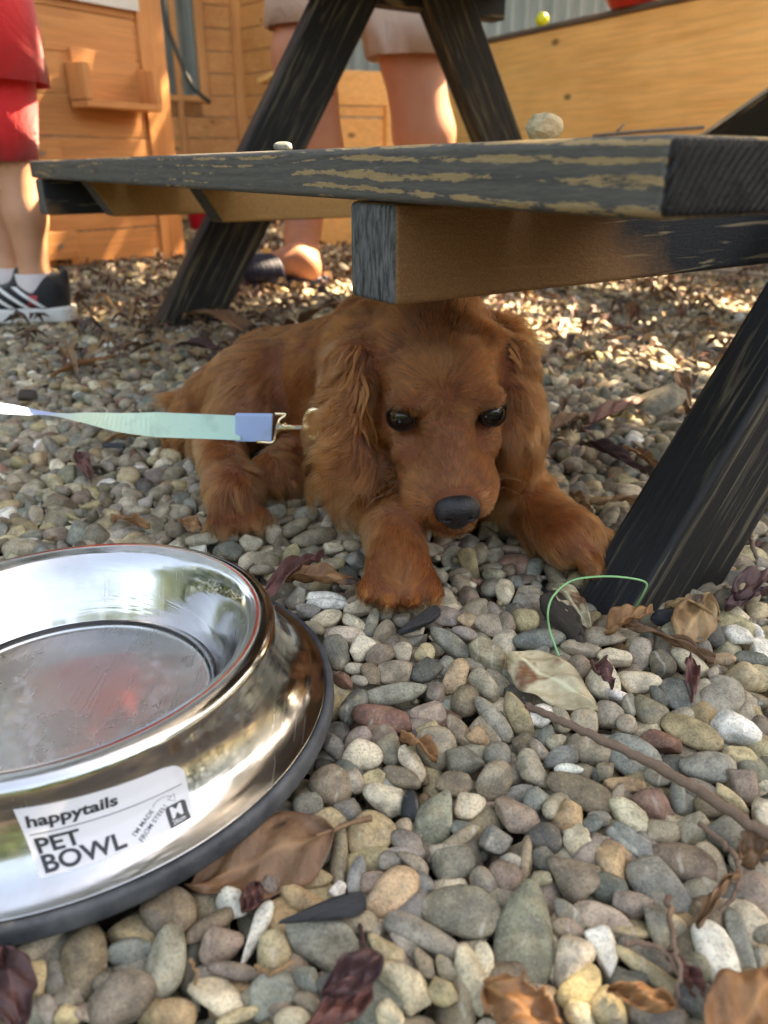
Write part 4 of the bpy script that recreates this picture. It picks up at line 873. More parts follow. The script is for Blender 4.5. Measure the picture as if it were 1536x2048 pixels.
lf(1480, 1722, 1560, 1680, 68, 'crinkled brown leaf at the right edge below the twig', LM_BROWN, .010, .014, curl=.5, bend=.25, stalk=0, seed=17, tear=.4)
lf(1395, 1855, 1480, 1745, 22, 'thin curled leaf stalk arching over the pebbles at right', LM_BROWN, .010, .020, curl=.8, bend=.5, stalk=0, seed=18)
lf(520, 1765, 485, 1825, 42, 'deep red leaf scrap poking out between white stones', LM_RED, .012, .006, curl=.4, bend=.1, stalk=0, seed=19, normal=facing(505, 1790, .8))
lf(875, 1515, 800, 1470, 34, 'small orange leaf scrap above the pink white stone', LM_OR, .010, .012, curl=.5, bend=.2, stalk=0, seed=20)
lf(1185, 1330, 1225, 1375, 44, 'dark crumpled leaf stuck inside a split cream stone', LM_RED, .016, .014, curl=.8, bend=.4, stalk=0, seed=21, tear=.5)
lf(1380, 1310, 1385, 1400, 30, 'dark brown leaf strip wedged between pebbles under the speckled leaf', LM_RED, .012, .006, curl=.6, bend=.1, stalk=0, seed=22)
lf(1180, 850, 1300, 795, 45, 'dull red leaf lying flat right of the puppy beside a grey rock', LM_RED, .012, .012, curl=.4, bend=.1, stalk=.1, seed=23)
lf(1160, 885, 1292, 942, 42, 'brown purple leaf between the puppy ear and the table leg', LM_DARK, .012, .010, curl=.6, bend=.1, stalk=0, seed=24)
lf(1240, 895, 1315, 930, 34, 'light orange leaf overlapping the brown purple leaf', LM_OR, .014, .010, curl=.5, bend=.1, stalk=0, seed=25)
lf(1095, 862, 1180, 830, 40, 'long brown leaf beside the curly right ear', LM_BROWN, .010, .010, curl=.6, bend=.08, stalk=0, seed=26)
lf(1350, 740, 1378, 830, 34, 'brown leaf standing against the upper part of the table leg', LM_BROWN, .030, .006, curl=.5, bend=.1, stalk=0, seed=27)
lf(1180, 1005, 1290, 1000, 26, 'pale dry leaf strip above the outstretched paw', LM_TAN, .010, .010, curl=.8, bend=.06, stalk=0, seed=28)
lf(1140, 985, 1185, 1022, 22, 'small tan leaf chip behind the outstretched foreleg', LM_TAN, .010, .010, curl=.6, bend=.06, stalk=0, seed=29)
lf(100, 752, 245, 710, 20, 'long thin orange brown leaf on the gravel above the leash', LM_OR, .010, .010, curl=.8, bend=.05, stalk=0, seed=30)
lf(222, 1035, 300, 1052, 24, 'rusty leaf scrap behind the far rim of the bowl', LM_OR, .008, .008, curl=.5, bend=.1, stalk=0, seed=31)
lf(155, 905, 182, 962, 30, 'dark brown leaf below the leash on the left', LM_RED, .014, .004, curl=.5, bend=.1, stalk=0, seed=32)
lf(362, 1040, 405, 1062, 34, 'square orange leaf scrap left of the hind paw', LM_OR, .010, .010, curl=.3, bend=.1, stalk=0, seed=35, tear=.3)
lf(205, 880, 330, 862, 20, 'straw coloured leaf strip under the pale part of the leash', LM_TAN, .012, .010, curl=.7, bend=.05, stalk=0, seed=36)
lf(500, 670, 380, 625, 60, 'brown leaf lying in front of the far table leg', LM_BROWN, .016, .02, curl=.4, bend=.12, stalk=0, seed=37)
lf(350, 690, 450, 700, 50, 'dark wet leaf between the far table leg and the rump', LM_DARK, .014, .012, curl=.4, bend=.1, stalk=0, seed=38)
lf(600, 648, 680, 605, 60, 'curled olive brown leaf standing up behind the back of the puppy', LM_BROWN, .02, .06, curl=.4, bend=.1, stalk=0, seed=39)
lf(740, 1380, 0, 0, 1, 'x', LM_TAN) if False else None
# litter too small and blurred to count: thousands of leaf scraps, thickest far back and at the right
nl = 8500; P = []
while len(P) < nl:
    x, y = RNG.uniform(-2.2, 2.4), RNG.uniform(.55, 4.0); wgt = .12 + .75 * (y > 1.0) * (x > -.55 * y + .1) + .15 * (y > 1.2)
    if y < 1.0: wgt = .30 * (x > .10) * (y > .62) + .02 + .25 * (x < -.02) * (y > .86)
    if RNG.random() < wgt and abs(x) < .62 * y + .2: P.append((x, y))
P = np.array(P); n = len(P); th = RNG.uniform(0, 6.283, n); Lf = RNG.uniform(.012, .045, n) * np.where(P[:, 1] < 1, .7, 1); Wf = Lf * RNG.uniform(.22, .5, n); zz = RNG.uniform(.004, .014, n)
e1 = np.stack([np.cos(th), np.sin(th), RNG.normal(0, .22, n)], 1); e2 = np.stack([-np.sin(th), np.cos(th), RNG.normal(0, .35, n)], 1); c = np.c_[P, zz]; ar = np.abs(RNG.normal(0, .3, n))[:, None] * Z * Lf[:, None]
prf = [(-1, 0), (-.45, .8), (.3, .95), (1, 0), (.3, -.95), (-.45, -.8), (0, 0)]
Vl = np.stack([c + e1 * (a * Lf / 2)[:, None] + e2 * (b * Wf / 2)[:, None] + ar * (1 - a * a) + np.abs(b) * Wf[:, None] * Z * .25 for a, b in prf], 1).reshape(-1, 3)
fl = np.array([(0, 6, 1), (1, 6, 2), (2, 6, 3), (3, 6, 4), (4, 6, 5), (5, 6, 0)]); Fl = (np.arange(n)[:, None, None] * 7 + fl[None]).reshape(-1, 3)
cols = np.array([(.17, .09, .05), (.10, .055, .035), (.26, .15, .075), (.12, .05, .035), (.34, .21, .10), (.07, .04, .03)])[RNG.integers(0, 6, n)]
lmm = M('leaf_litter'); at_ = lmm.n('ShaderNodeVertexColor', layer_name='col'); lmm.set(color=at_.outputs[0], rough=.6)
lt = mesh_np('leaf_litter', Vl, Fl, lmm.m, None, False, np.repeat(cols, 7, 0)); tag(lt, 'scattered brown leaf litter mixed into the gravel', 'leaf litter', kind='stuff')
# ---- twigs
def twig(pts, r, lab, mat, name='twig', k=10, seed=0):
    rg = np.random.default_rng(seed); P = catmull([np.asarray(p, float) for p in pts], 8); P = [p + rg.normal(0, .00035, 3) for p in P]; n = len(P)
    rad = [r * (1.0 - .35 * i / n) * rg.uniform(.93, 1.1) for i in range(n)]; mb = MB(); mb.tube(P, rad, k); o = mb.build(name, mat, smooth=True); c = P[0]; o.data.transform(Matrix.Translation(-Vector(c))); o.location = c; tag(o, lab, 'twig'); return o
tw = M('twig_bark'); n_ = tw.noise(tw.coord('Object'), 300, 5, .7); n2 = tw.noise(tw.coord('Object'), 40, 3); tw.set(color=tw.mix(n_, (.10, .065, .045), (.30, .19, .13)), rough=.75, normal=tw.bump(n_, .001, .8))
twig([atz(1600, 1702, .020), atz(1500, 1648, .019), atz(1400, 1582, .018), atz(1300, 1525, .018), atz(1200, 1478, .018), atz(1110, 1436, .017), atz(1052, 1410, .014)], .0026, 'long straight brown twig running from the cream leaf to the right edge', tw.m, seed=1)
twig([atz(1400, 1648, .014), atz(1450, 1690, .016), atz(1478, 1730, .018), atz(1470, 1790, .014), atz(1440, 1820, .010)], .0011, 'thin curved brown stem below the long twig', tw.m, seed=2)
twig([atz(1335, 1790, .01), atz(1345, 1880, .016), atz(1362, 1940, .016), atz(1350, 2010, .010)], .0011, 'thin dried stem hanging over the pebbles near the bottom right', tw.m, seed=3)
twig([atz(1250, 1885, .012), atz(1320, 1895, .016), atz(1358, 1950, .014)], .001, 'fine bent stem crossing left of the long white stone', tw.m, seed=4)
twig([atz(380, 1920, .010), atz(395, 1945, .010), atz(392, 1975, .006)], .0006, 'short straw like stem near the bottom left pebbles', LM_TAN, seed=5)
twig([atz(510, 1935, .008), atz(545, 1948, .012), atz(588, 1920, .012)], .0008, 'pale curved stem around the yellowish round pebble', LM_TAN, seed=6)
twig([atz(720, 1850, .014), atz(728, 1890, .020), atz(735, 1925, .020)], .0009, 'dark leaf stalk rising from the purple pointed leaf', LM_DARK, seed=7)
twig([atz(1490, 1160, .012), atz(1482, 1185, .010)], .0045, 'short cut stick end beside the black table leg', flat_mat('cut_stick', (.45, .33, .20), .7), seed=8)
twig([atz(1498, 1055, .02), atz(1505, 1090, .016), atz(1514, 1118, .010)], .0018, 'grey twig standing right of the black table leg', tw.m, seed=9)
twig([atz(1375, 535, .02), atz(1440, 540, .02), atz(1540, 552, .02)], .006, 'pale blurred stick lying far back under the beam', flat_mat('grey_stick', (.42, .36, .30), .7), seed=10)
# ---- charcoal and bark chips
ck = M('charcoal'); n_ = ck.noise(ck.coord('Object', (60, 400, 400)), 1.5, 5, .7); ck.set(color=ck.mix(n_, (.008, .008, .010), (.055, .058, .065)), rough=.5, normal=ck.bump(n_, .002, .9))
bk = M('bark_chip'); n_ = bk.noise(bk.coord('Object', (50, 320, 320)), 1.5, 5, .7); bk.set(color=bk.mix(n_, (.012, .010, .009), (.12, .09, .065)), rough=.8, normal=bk.bump(n_, .002, .9))
def chip(px0, py0, px1, py1, wpx, lab, mat, z=.010, seed=0, name='charcoal', cat='charcoal', blunt=.15):
    a, b = atz(px0, py0, z), atz(px1, py1, z); L = np.linalg.norm(b - a); wd = wpx * proj((a + b) / 2)[0, 2] / F; rg = np.random.default_rng(seed); P = ICO[3][0].copy()
    P = np.sign(P) * np.abs(P) ** .55
    for _ in range(9): q = rg.normal(size=3); q[0] *= .45; q /= np.linalg.norm(q); P = soft_clip(P, q, rg.uniform(.45, .8), .95)
    P[:, 1:] *= (1 - blunt * .6 * (P[:, :1] * .5 + .5)); P += rg.normal(0, .02, P.shape) * [1, .6, .6]
    e1 = (b - a) / L; n_ = facing((px0 + px1) / 2, (py0 + py1) / 2, .5); e2 = nrm(np.cross(n_, e1)); e3 = np.cross(e1, e2); lo, hi = P.min(0), P.max(0); P = (P - (lo + hi) / 2) / ((hi - lo) / 2)
    o = mesh_np(name, P * np.array([L / 2, wd / 2, wd * .36]), ICO[3][1], mat, None, True); o.matrix_world = Matrix(((*[e1[0], e2[0], e3[0]], (a + b)[0] / 2), (e1[1], e2[1], e3[1], (a + b)[1] / 2), (e1[2], e2[2], e3[2], (a + b)[2] / 2), (0, 0, 0, 1))); tag(o, lab, cat); return o
chip(802, 1272, 874, 1218, 36, 'black charcoal lump just below the forward front paw', ck.m, .010, 1)
chip(734, 1800, 556, 1856, 48, 'long black charcoal splinter between pebbles right of the big brown leaf', ck.m, .013, 2)
chip(1100, 1195, 1165, 1285, 62, 'dark split bark chip left of the green string loop', bk.m, .008, 3, 'bark_chip', 'bark chip', .2)
chip(1300, 1232, 1372, 1240, 34, 'blackened wood chip under the leaves by the table leg', ck.m, .008, 4, 'bark_chip', 'bark chip', .3)
chip(35, 795, 75, 790, 30, 'dark stone like bark lump above the leash at the left edge', bk.m, .010, 5, 'bark_chip', 'bark chip', .2)
chip(205, 890, 250, 893, 14, 'small black chip under the pale green part of the leash', ck.m, .010, 6, 'bark_chip', 'bark chip', .2)
# rough grey rock right of the puppy
rg_ = place_pebble(1305, 810, 150, 70, -20, 'e', 'a', z=.010); PEBBLES.pop(); rg_.name = 'rock'; tag(rg_, 'jagged grey green rock beside the dull red leaf near the table leg', 'rock')
# ---- string
sp = [(1118, 1312, .010), (1100, 1262, .018), (1096, 1222, .03), (1108, 1190, .036), (1140, 1163, .040), (1185, 1154, .042), (1240, 1154, .042), (1290, 1164, .036), (1288, 1185, .028), (1268, 1218, .012), (1250, 1236, .004)]
P = catmull([atz(*p) for p in sp], 8); mb = MB(); mb.tube(P, .0006, 8)
o = mb.build('string', flat_mat('green_twine', (.26, .56, .24), .55), smooth=True); c = P[0]; o.data.transform(Matrix.Translation(-Vector(c))); o.location = c; tag(o, 'thin pale green string looping up in front of the black table leg', 'string')
# ---- things lying on the bench
def on_bench(px, py): return atz(px, py, ZT) 
def bench_at(s, w_): return NE + U * s + WB * w_ + Z * ZT
# rock on the bench: at pixel x=1085, just behind the front edge
s_ = None
best = min(((abs(proj(bench_at(s, .03))[0, 0] - 1085), s) for s in np.linspace(0, 1.3, 400))); rb = bench_at(best[1], .03); dep = proj(rb)[0, 2]
P = stone_shape('a', ICO[4][0], np.random.default_rng(5)); w3 = np.random.default_rng(3).normal(size=(6, 3)) * 9
P = P * (1 + .025 * np.sin(P @ w3[0]) + .03 * np.sin(P @ w3[1] + 1) + .02 * np.sin(P @ w3[2] * 1.7))[:, None]
rad = 36 * dep / F; P = P * np.array([rad, rad * .8, rad * .78]); 
rk = M('porous_rock'); n_ = rk.noise(rk.coord('Object'), 220, 5, .7); vo = rk.n('ShaderNodeTexVoronoi', ins={'Vector': rk.coord('Object'), 'Scale': 260}); n2 = rk.noise(rk.coord('Object'), 60, 3)
rk.set(color=rk.mix(n_, rk.mix(n2, (.34, .26, .14), (.26, .21, .11)), (.60, .47, .29)), rough=.9, normal=rk.bump(rk.math('ADD', n_, vo.outputs[0]), .002, .9))
o = mesh_np('rock', P, ICO[4][1], rk.m); o.location = rb + Z * (-P[:, 2].min() - .001); tag(o, 'rough yellowish rock standing on top of the bench plank', 'rock')
best = min(((abs(proj(bench_at(s, .02))[0, 0] - 568), s) for s in np.linspace(0, 1.3, 400))); rb = bench_at(best[1], .02); dep = proj(rb)[0, 2]
P = stone_shape('o', ICO[3][0], np.random.default_rng(8)) * np.array([19, 12, 9]) * dep / F; o = mesh_np('rock', P, ICO[3][1], PEB, None, True, s2l([150, 150, 140]) * .8); o.location = rb - Z * P[:, 2].min(); tag(o, 'small flat grey stone on the bench below the slanting black leg', 'rock')
mb = MB()
best = min(((abs(proj(bench_at(s, .02))[0, 0] - 1310), s) for s in np.linspace(0, 1.3, 400))); a = bench_at(best[1] + .030, .02) + Z * .0012; mb.tube([a, a - U * .02 + Z * .0006, a - U * .048 + Z * .001], .0007, 6); mb.tube([a - U * .010, a - U * .0125 + Z * .0035 + WB * .002], .0005, 6)
o = mb.build('twig', tw.m, smooth=True); tag(o, 'tiny dark twig lying on the near end of the bench', 'twig')
# ================================================================== people (only their legs are in the photo)
def skin_mat(name, a, b): m = M(name); n_ = m.noise(m.coord('Object'), 25, 4); n2 = m.noise(m.coord('Object'), 300, 3); m.set(color=m.mix(n_, a, b), rough=.55, sss=.0, normal=m.bump(n2, .0006, .3)); return m.m
def cloth_mat(name, a, sc=400, rough=.85): m = M(name); n_ = m.noise(m.coord('Object'), sc, 3); n2 = m.noise(m.coord('Object'), 14, 3, .6, 1.5); m.set(color=m.mix(m.math('MULTIPLY', n_, .6), a, tuple(c * .6 for c in a)), rough=rough, sheen=.3, normal=m.bump(m.math('ADD', m.math('MULTIPLY', n_, .15), n2), .006, .8)); return m.m
SK1 = skin_mat('sunned_skin', (.62, .27, .16), (.50, .19, .11)); SK2 = skin_mat('child_skin', (.66, .34, .20), (.56, .25, .14))
def figure(name, root, prims, vox, mat, lo, hi, sm=2):
    g = SDF(lo, hi, vox)
    for p in prims:
        if p[0] == 'c': g.cap(*p[1:5], k=p[5] if len(p) > 5 else .02)
        else: g.ell(p[1], p[2], k=p[3] if len(p) > 3 else .02)
    V, Q = g.mesh(); V = smooth_mesh(V, Q, sm); return mesh_np(name, V - np.array(root.location), Q, mat, root)
def shell(name, root, rings, mat, thick=.004, n=36, folds=.0, seed=0):
    """open garment tube through rings (centre, rx, ry), given thickness"""
    rg = np.random.default_rng(seed); V = []; th = np.linspace(0, 2 * math.pi, n, endpoint=False); ph = rg.uniform(0, 6, 3)
    R_ = [(np.array(c, float), rx, ry) for c, rx, ry in rings]; rows = []
    for i, (c, rx, ry) in enumerate(R_):
        k = i / (len(R_) - 1); f = 1 + folds * k * (np.sin(5 * th + ph[0]) + .6 * np.sin(8 * th + ph[1])); rows.append(np.stack([c[0] + rx * f * np.cos(th), c[1] + ry * f * np.sin(th), np.full(n, c[2])], 1))
    rows2 = [np.stack([c[0] + (rx - thick) * np.cos(th), c[1] + (ry - thick) * np.sin(th), np.full(n, c[2] + .001)], 1) for c, rx, ry in R_[::-1]]
    A = np.concatenate(rows + rows2); m = len(rows) * 2; i = np.arange(m)[:, None]; j = np.arange(n)[None]; Q = np.stack([i * n + j + 0 * i, i * n + (j + 1) % n, ((i + 1) % m) * n + (j + 1) % n, ((i + 1) % m) * n + j], -1).reshape(-1, 4)
    return mesh_np(name, A - np.array(root.location), Q, mat, root)
# ---------------- adult in beige shorts
ad = empty('person', tuple(atz(610, 552))); tag(ad, 'adult with bare legs in beige shorts and navy sandals behind the table', 'person')
Y1, Y2 = 2.03, 2.12
h1 = atz(612, 548, .03); ank1 = aty(604, 470, Y1); mid1 = aty(622, 300, Y1); kn1 = aty(610, 110, Y1); th1 = aty(600, 0, Y1) 
h2 = aty(850, 500, Y2); h2 = np.array([h2[0] + .02, Y2, .03]); ank2 = np.array([h2[0] - .015, Y2, .10]); mid2 = aty(848, 270, Y2); kn2 = aty(822, 110, Y2); kn2b = aty(815, 0, Y2)
hip1 = np.array([kn1[0] + .10, Y1 + .02, .93]); hip2 = np.array([kn2[0] - .06, Y2 - .02, .93]); pel = (hip1 + hip2) / 2
toe1 = h1 + np.array([-.17, -.06, -.012]); toe2 = h2 + np.array([-.19, -.04, -.012])
P = []
for h_, an, md, kn, hp_, toe in ((h1, ank1, mid1, kn1, hip1, toe1), (h2, ank2, mid2, kn2, hip2, toe2)):
    P += [('e', h_ + [0, 0, .004], (.033, .030, .032)), ('c', h_ + [0, 0, .02], an, .033, .042, .02), ('e', an + [0, -.034, -.005], (.012, .012, .014), .01), ('c', an, md, .042, .070, .02), ('c', md, kn, .074, .070, .03), ('c', kn, hp_, .072, .098, .03), ('c', h_ + [-.02, 0, .035], toe, .034, .020, .015)]
    for q in range(5): P.append(('c', toe + [.02, (q - 2) * .015, 0], toe + [-.022 + .006 * q, (q - 2) * .0175, -.004], .012, .0095, .004))
ch = pel + np.array([.02, 0, .45]); P += [('c', hip1, hip2, .11, .11), ('c', pel, ch, .13, .145, .04), ('c', ch, ch + [0, 0, .13], .06, .055, .04), ('e', ch + [-.02, 0, .28], (.095, .08, .12), .02)]
for s in (-1, 1): sh_ = ch + np.array([0, .18 * s, .02]); P += [('c', ch + [0, .08 * s, .02], sh_, .07, .06, .03), ('c', sh_, sh_ + [-.06, .04 * s, -.28], .055, .042, .02), ('c', sh_ + [-.06, .04 * s, -.28], sh_ + [-.26, 0, -.36], .042, .03, .015), ('c', sh_ + [-.26, 0, -.36], sh_ + [-.36, 0, -.36], .03, .02, .01)]
figure('body', ad, P, .008, SK1, (-1.0, 1.55, -.03), (.75, 2.55, 1.90))
BEI = cloth_mat('beige_cotton', (.62, .46, .37), 300); NAVY = flat_mat('navy_rubber', (.010, .014, .045), .5)
def hemz(px, py, Y): return aty(px, py, Y)[2]
z1, z2 = hemz(580, 58, Y1), hemz(800, 118, Y2)
def lerp(a, b, z): t = (z - a[2]) / (b[2] - a[2]); return a + (b - a) * t
def leg_rings(kn, hp_, z0, n=7, r0=.112, r1=.145): 
    out = []
    for t in np.linspace(1, 0, n):
        z = z0 + (hp_[2] - z0) * t; c = lerp(kn, hp_, z); out.append(((c[0], c[1], z), r0 + (r1 - r0) * t, r0 + (r1 - r0) * t))
    return out
shell('shorts_leg', ad, leg_rings(kn1, hip1, z1, r0=.098), BEI, folds=.035, seed=1); shell('shorts_leg', ad, leg_rings(kn2, hip2, z2, r0=.112), BEI, folds=.05, seed=2)
shell('shorts_seat', ad, [((pel[0], pel[1], 1.10), .20, .17), ((pel[0], pel[1], 1.0), .235, .20), ((pel[0], pel[1], .9), .25, .21)], BEI)
shell('shirt', ad, [((ch[0], ch[1], ch[2] + .10), .10, .10), ((ch[0], ch[1], ch[2] + .05), .19, .24), ((ch[0], ch[1], ch[2] - .2), .19, .2), ((pel[0], pel[1], 1.05), .21, .19)], cloth_mat('teal_shirt', (.12, .24, .26)))
for h_, toe in ((h1, toe1), (h2, toe2)):
    d = nrm(toe - h_); d[2] = 0; d = nrm(d); s_ = np.array([-d[1], d[0], 0]); prof = []
    for a in np.linspace(0, 2 * math.pi, 28, endpoint=False): x = math.cos(a); prof.append((.105 + .135 * x, (.043 + .008 * x) * math.sin(a) ** 1))
    base = h_ - d * .022; base[2] = .004; mb = MB(); mb.prism(prof, base - np.array(ad.location) - d * .0, d, s_, Z, .020); mb.build('sandal_sole', NAVY, ad, bevel=.003)
    mb = MB()
    for o_ in (.085, .106, .127, .148):
        pts = [base + d * (o_ + .02 * (1 - abs(t))) + s_ * (.046 * t) + Z * (.022 + .047 * math.sqrt(max(1 - t * t, 0))) for t in np.linspace(-1, 1, 13)]
        for q in range(3): mb.tube([p + d * (.008 * q) - np.array(ad.location) for p in pts], .006, 6)
    mb.build('sandal_strap', NAVY, ad, smooth=True)
# ---------------- child in red
kd_ = empty('person', tuple(atz(60, 668))); tag(kd_, 'child in a red shirt and red shorts with black striped sneakers', 'person')
Yc = 1.40
hz = .0
a1 = aty(72, 560, Yc); k1 = aty(14, 300, Yc); t1 = aty(-16, 120, Yc + .02); a0 = aty(20, 548, Yc + .09); k0 = aty(-32, 300, Yc + .1); t0_ = aty(-60, 120, Yc + .08)
m1 = aty(52, 430, Yc); m0 = aty(2, 420, Yc + .1)
hip = (t1 + t0_) / 2 + np.array([-.03, 0, .05]); cch = hip + np.array([-.01, 0, .30])
he1 = np.array([a1[0] + .002, Yc, .035]); he0 = np.array([a0[0] + .0, Yc + .09, .035])
P = []
for an, md, kn, tt, he in ((a1, m1, k1, t1, he1), (a0, m0, k0, t0_, he0)): P += [('c', he, an, .027, .029, .012), ('c', an, md, .024, .032, .012), ('c', md, kn, .032, .035, .02), ('c', kn, tt, .040, .055, .02), ('c', tt, hip, .055, .068, .03), ('c', he, he + [-.11, -.015, -.012], .025, .02, .012)]
P += [('c', hip, cch, .09, .095, .03), ('c', cch, cch + [0, 0, .12], .04, .038, .03), ('e', cch + [-.01, 0, .22], (.075, .068, .09), .015)]
for s in (-1, 1): sh_ = cch + np.array([0, .11 * s, .03]); P += [('c', cch, sh_, .05, .042, .02), ('c', sh_, sh_ + [-.03, .02 * s, -.17], .036, .028, .015), ('c', sh_ + [-.03, .02 * s, -.17], sh_ + [-.14, 0, -.22], .028, .022, .01), ('e', sh_ + [-.16, 0, -.22], (.028, .018, .024), .01)]
figure('body', kd_, P, .006, SK2, (-1.1, .95, -.02), (-.30, 1.65, 1.22))
RED = cloth_mat('red_cotton', (.72, .012, .018), 300)
def rings_at(pts): return [((c[0], c[1], c[2]), rx, ry) for c, rx, ry in pts]
zs = aty(30, 322, Yc)[2]; c_ = lerp(k1, t1, zs); tp = t1 + np.array([0, 0, .05])
shell('shorts', kd_, [((tp[0], tp[1], tp[2]), .064, .075), ((t1[0], t1[1], t1[2]), .060, .07), (((t1 + k1) / 2)[:3], .055, .064), ((c_[0] - .004, c_[1], zs), .046, .056)], RED, folds=.03, seed=4)
c0 = lerp(k0, t0_, zs); shell('shorts', kd_, [((t0_[0], t0_[1], t0_[2] + .05), .07, .08), ((c0[0], c0[1], zs), .052, .06)], RED, folds=.03, seed=5)
zsh = aty(60, 165, Yc)[2]; hx = aty(84, 160, Yc)[0]
shell('shirt', kd_, [((cch[0], cch[1], cch[2] + .09), .05, .055), ((cch[0], cch[1], cch[2] + .045), .095, .13), ((hip[0] + .01, hip[1], (hip[2] + cch[2]) / 2), .10, .115), ((aty(44, 0, Yc)[0] - .105, Yc + .03, aty(44, 0, Yc)[2]), .105, .115), ((hx - .122, Yc + .02, zsh), .120, .125)], RED, folds=.02, seed=6)
BLK = cloth_mat('black_shoe_fabric', (.006, .007, .010), 500, .7); WHT = flat_mat('white_rubber', (.78, .78, .76), .5); SOCK = cloth_mat('white_sock', (.80, .72, .72), 300); PNK = flat_mat('red_sock_band', (.62, .08, .10), .8)
def sneaker(c, kk):
    """shoe pointing to -x, heel at c (ground point under the heel back)"""
    c = np.asarray(c, float); d = nrm([-1, -.12, 0]); s_ = np.array([-d[1], d[0], 0]); L0 = np.array(kd_.location)
    prof = [(0, -.030), (.05, -.032), (.10, -.036), (.15, -.040), (.185, -.032), (.200, -.010), (.200, .012), (.185, .030), (.15, .038), (.10, .032), (.05, .030), (0, .030), (-.014, .018), (-.018, 0), (-.014, -.018)]
    mb = MB(); mb.prism([(x, -y) for x, y in prof][::1], c - L0 + Z * .002, d, s_, Z, .027); so = mb.build('sneaker_sole', WHT, kd_, bevel=.006, seg=3)
    g = SDF(c + [-.24, -.09, .0], c + [.05, .09, .12], .0035); w_ = lambda x, y, z: c + d * x + s_ * y + Z * z
    g.ell(w_(.03, 0, .040), (.042, .031, .036), axes=(d, s_, Z), k=.01); g.ell(w_(.02, 0, .062), (.032, .027, .024), axes=(d, s_, Z), k=.012); g.ell(w_(.09, 0, .036), (.065, .034, .032), axes=(d, s_, nrm(Z + .2 * d)), k=.015); g.ell(w_(.15, 0, .030), (.046, .034, .024), axes=(d, s_, Z), k=.012)
    g.cap(w_(.072, 0, .068), w_(.066, 0, .085), .014, .012, .008); g.cap(w_(-.004, 0, .070), w_(-.008, 0, .086), .008, .006, .008)
    V, Q = g.mesh(); V = smooth_mesh(V, Q, 2); keep = V[:, 2] > -1; mesh_np('sneaker_upper', V - L0, Q, BLK, kd_)
    sd = -s_ if s_[1] > 0 else s_
    for i in range(3):
        pts = []
        for t in np.linspace(0, 1, 7): x = .058 + .026 * i - .030 * (1 - t) + (.018 * t); z = .030 + .034 * t; yy = math.sqrt(max(1 - ((z - .036) / .034) ** 2, .15)) * (.034 if x > .05 else .032) + .0022; pts.append(w_(x, 0, z) + sd * yy - L0)
        mb = MB(); Vv = []
        for p in pts: Vv += [p - d * .0048, p + d * .0048]
        Vv2 = [v + sd * .0012 for v in Vv]; n = len(Vv); Fc = [(2 * q, 2 * q + 1, 2 * q + 3, 2 * q + 2) for q in range(6)]; mb.add(Vv2, Fc); mb.build('stripe', WHT, kd_)
h = atz(128, 668); sneaker(np.array([a1[0] + .045, Yc - .0, .0]), 1); sneaker(np.array([a0[0] + .040, Yc + .09, .0]), 0)
for a, he in ((a1, he1), (a0, he0)):
    shell('sock', kd_, [((a[0], a[1], a[2] + .012), .0335, .0335), ((a[0], a[1], a[2] - .012), .034, .034), ((a[0], a[1], a[2] - .030), .036, .036)], SOCK, thick=.003)
    shell('sock_band', kd_, [((a[0], a[1], a[2] - .022), .0368, .0368), ((a[0], a[1], a[2] - .040), .0375, .0375)], PNK, thick=.001)
# ================================================================== the puppy
E0 = aty(891, 833, .490)
HF = nrm([.085, -.865, -.49]); HR = np.array([.99, .13, .045]); HR = nrm(HR - HF * (HR @ HF)); HU = np.cross(HF, HR)
def hd(r, f, u): return E0 + HR * r + HF * f + HU * u
HAX = (HR, HF, HU)
g = SDF((-.32, .36, -.03), (.22, .93, .235), .0021)
A_ = aty
# --- trunk: lying, rump back left, shoulders behind the head
rump, mid, wither = A_(545, 748, .79), A_(660, 745, .71), A_(800, 715, .635)
g.cap(rump, mid, .047, .046, .01); g.cap(mid, wither, .046, .056, .012); g.cap(A_(600, 830, .74), A_(760, 880, .63), .034, .044, .02)
chest = A_(880, 900, .585); g.cap(wither, chest, .054, .054, .02); g.ell(A_(880, 985, .58), (.058, .045, .035), k=.02)
# --- neck
g.cap(hd(0, -.070, -.004), A_(830, 740, .60), .044, .054, .02); g.cap(hd(0, -.055, -.03), chest, .034, .045, .02)
g.ell(A_(742, 742, .580), (.036, .038, .045), k=.02); g.ell(A_(985, 745, .59), (.030, .036, .044), k=.02)
# --- hind quarter on the camera side
g.ell(A_(515, 792, .715), (.058, .036, .050), axes=[nrm([.85, .1, .5]), nrm([0, 1, 0]), nrm([-.5, 0, .86])], k=.012)
g.ell(A_(412, 862, .735), (.034, .040, .036), k=.016)
g.cap(A_(440, 800, .74), A_(395, 880, .73), .034, .026, .014)
knee = A_(560, 850, .66); hock = A_(432, 885, .675); hp = atz(470, 1012, .020)
g.cap(A_(510, 810, .70), hock, .036, .021, .014); g.cap(hock, hp + Z * .012, .0195, .0185, .010)
tail = A_(412, 800, .79); g.cap(tail, A_(350, 798, .815), .016, .006, .012)
def paw(c, fwd, s=1.0, up=Z):
    """paw: a pad mass and four toes fanned forward"""
    fwd = nrm(np.asarray(fwd) - up * (np.asarray(fwd) @ up)); sd = np.cross(up, fwd)
    g.ell(c, np.array([.020, .024, .0155]) * s, axes=(sd, fwd, up), k=.008)
    for q, l in ((-.0155, .016), (-.0055, .0225), (.0055, .0225), (.0155, .016)):
        a = c + sd * q * s + fwd * .006 * s + up * .003; b = c + sd * q * 1.38 * s + fwd * l * 1.1 * s - up * .005 * s; g.cap(a, b, .0080 * s, .0080 * s, .0018)
    return sd
paw(hp, hp - A_(450, 960, .66) + np.array([.012, -.02, 0]), .76)
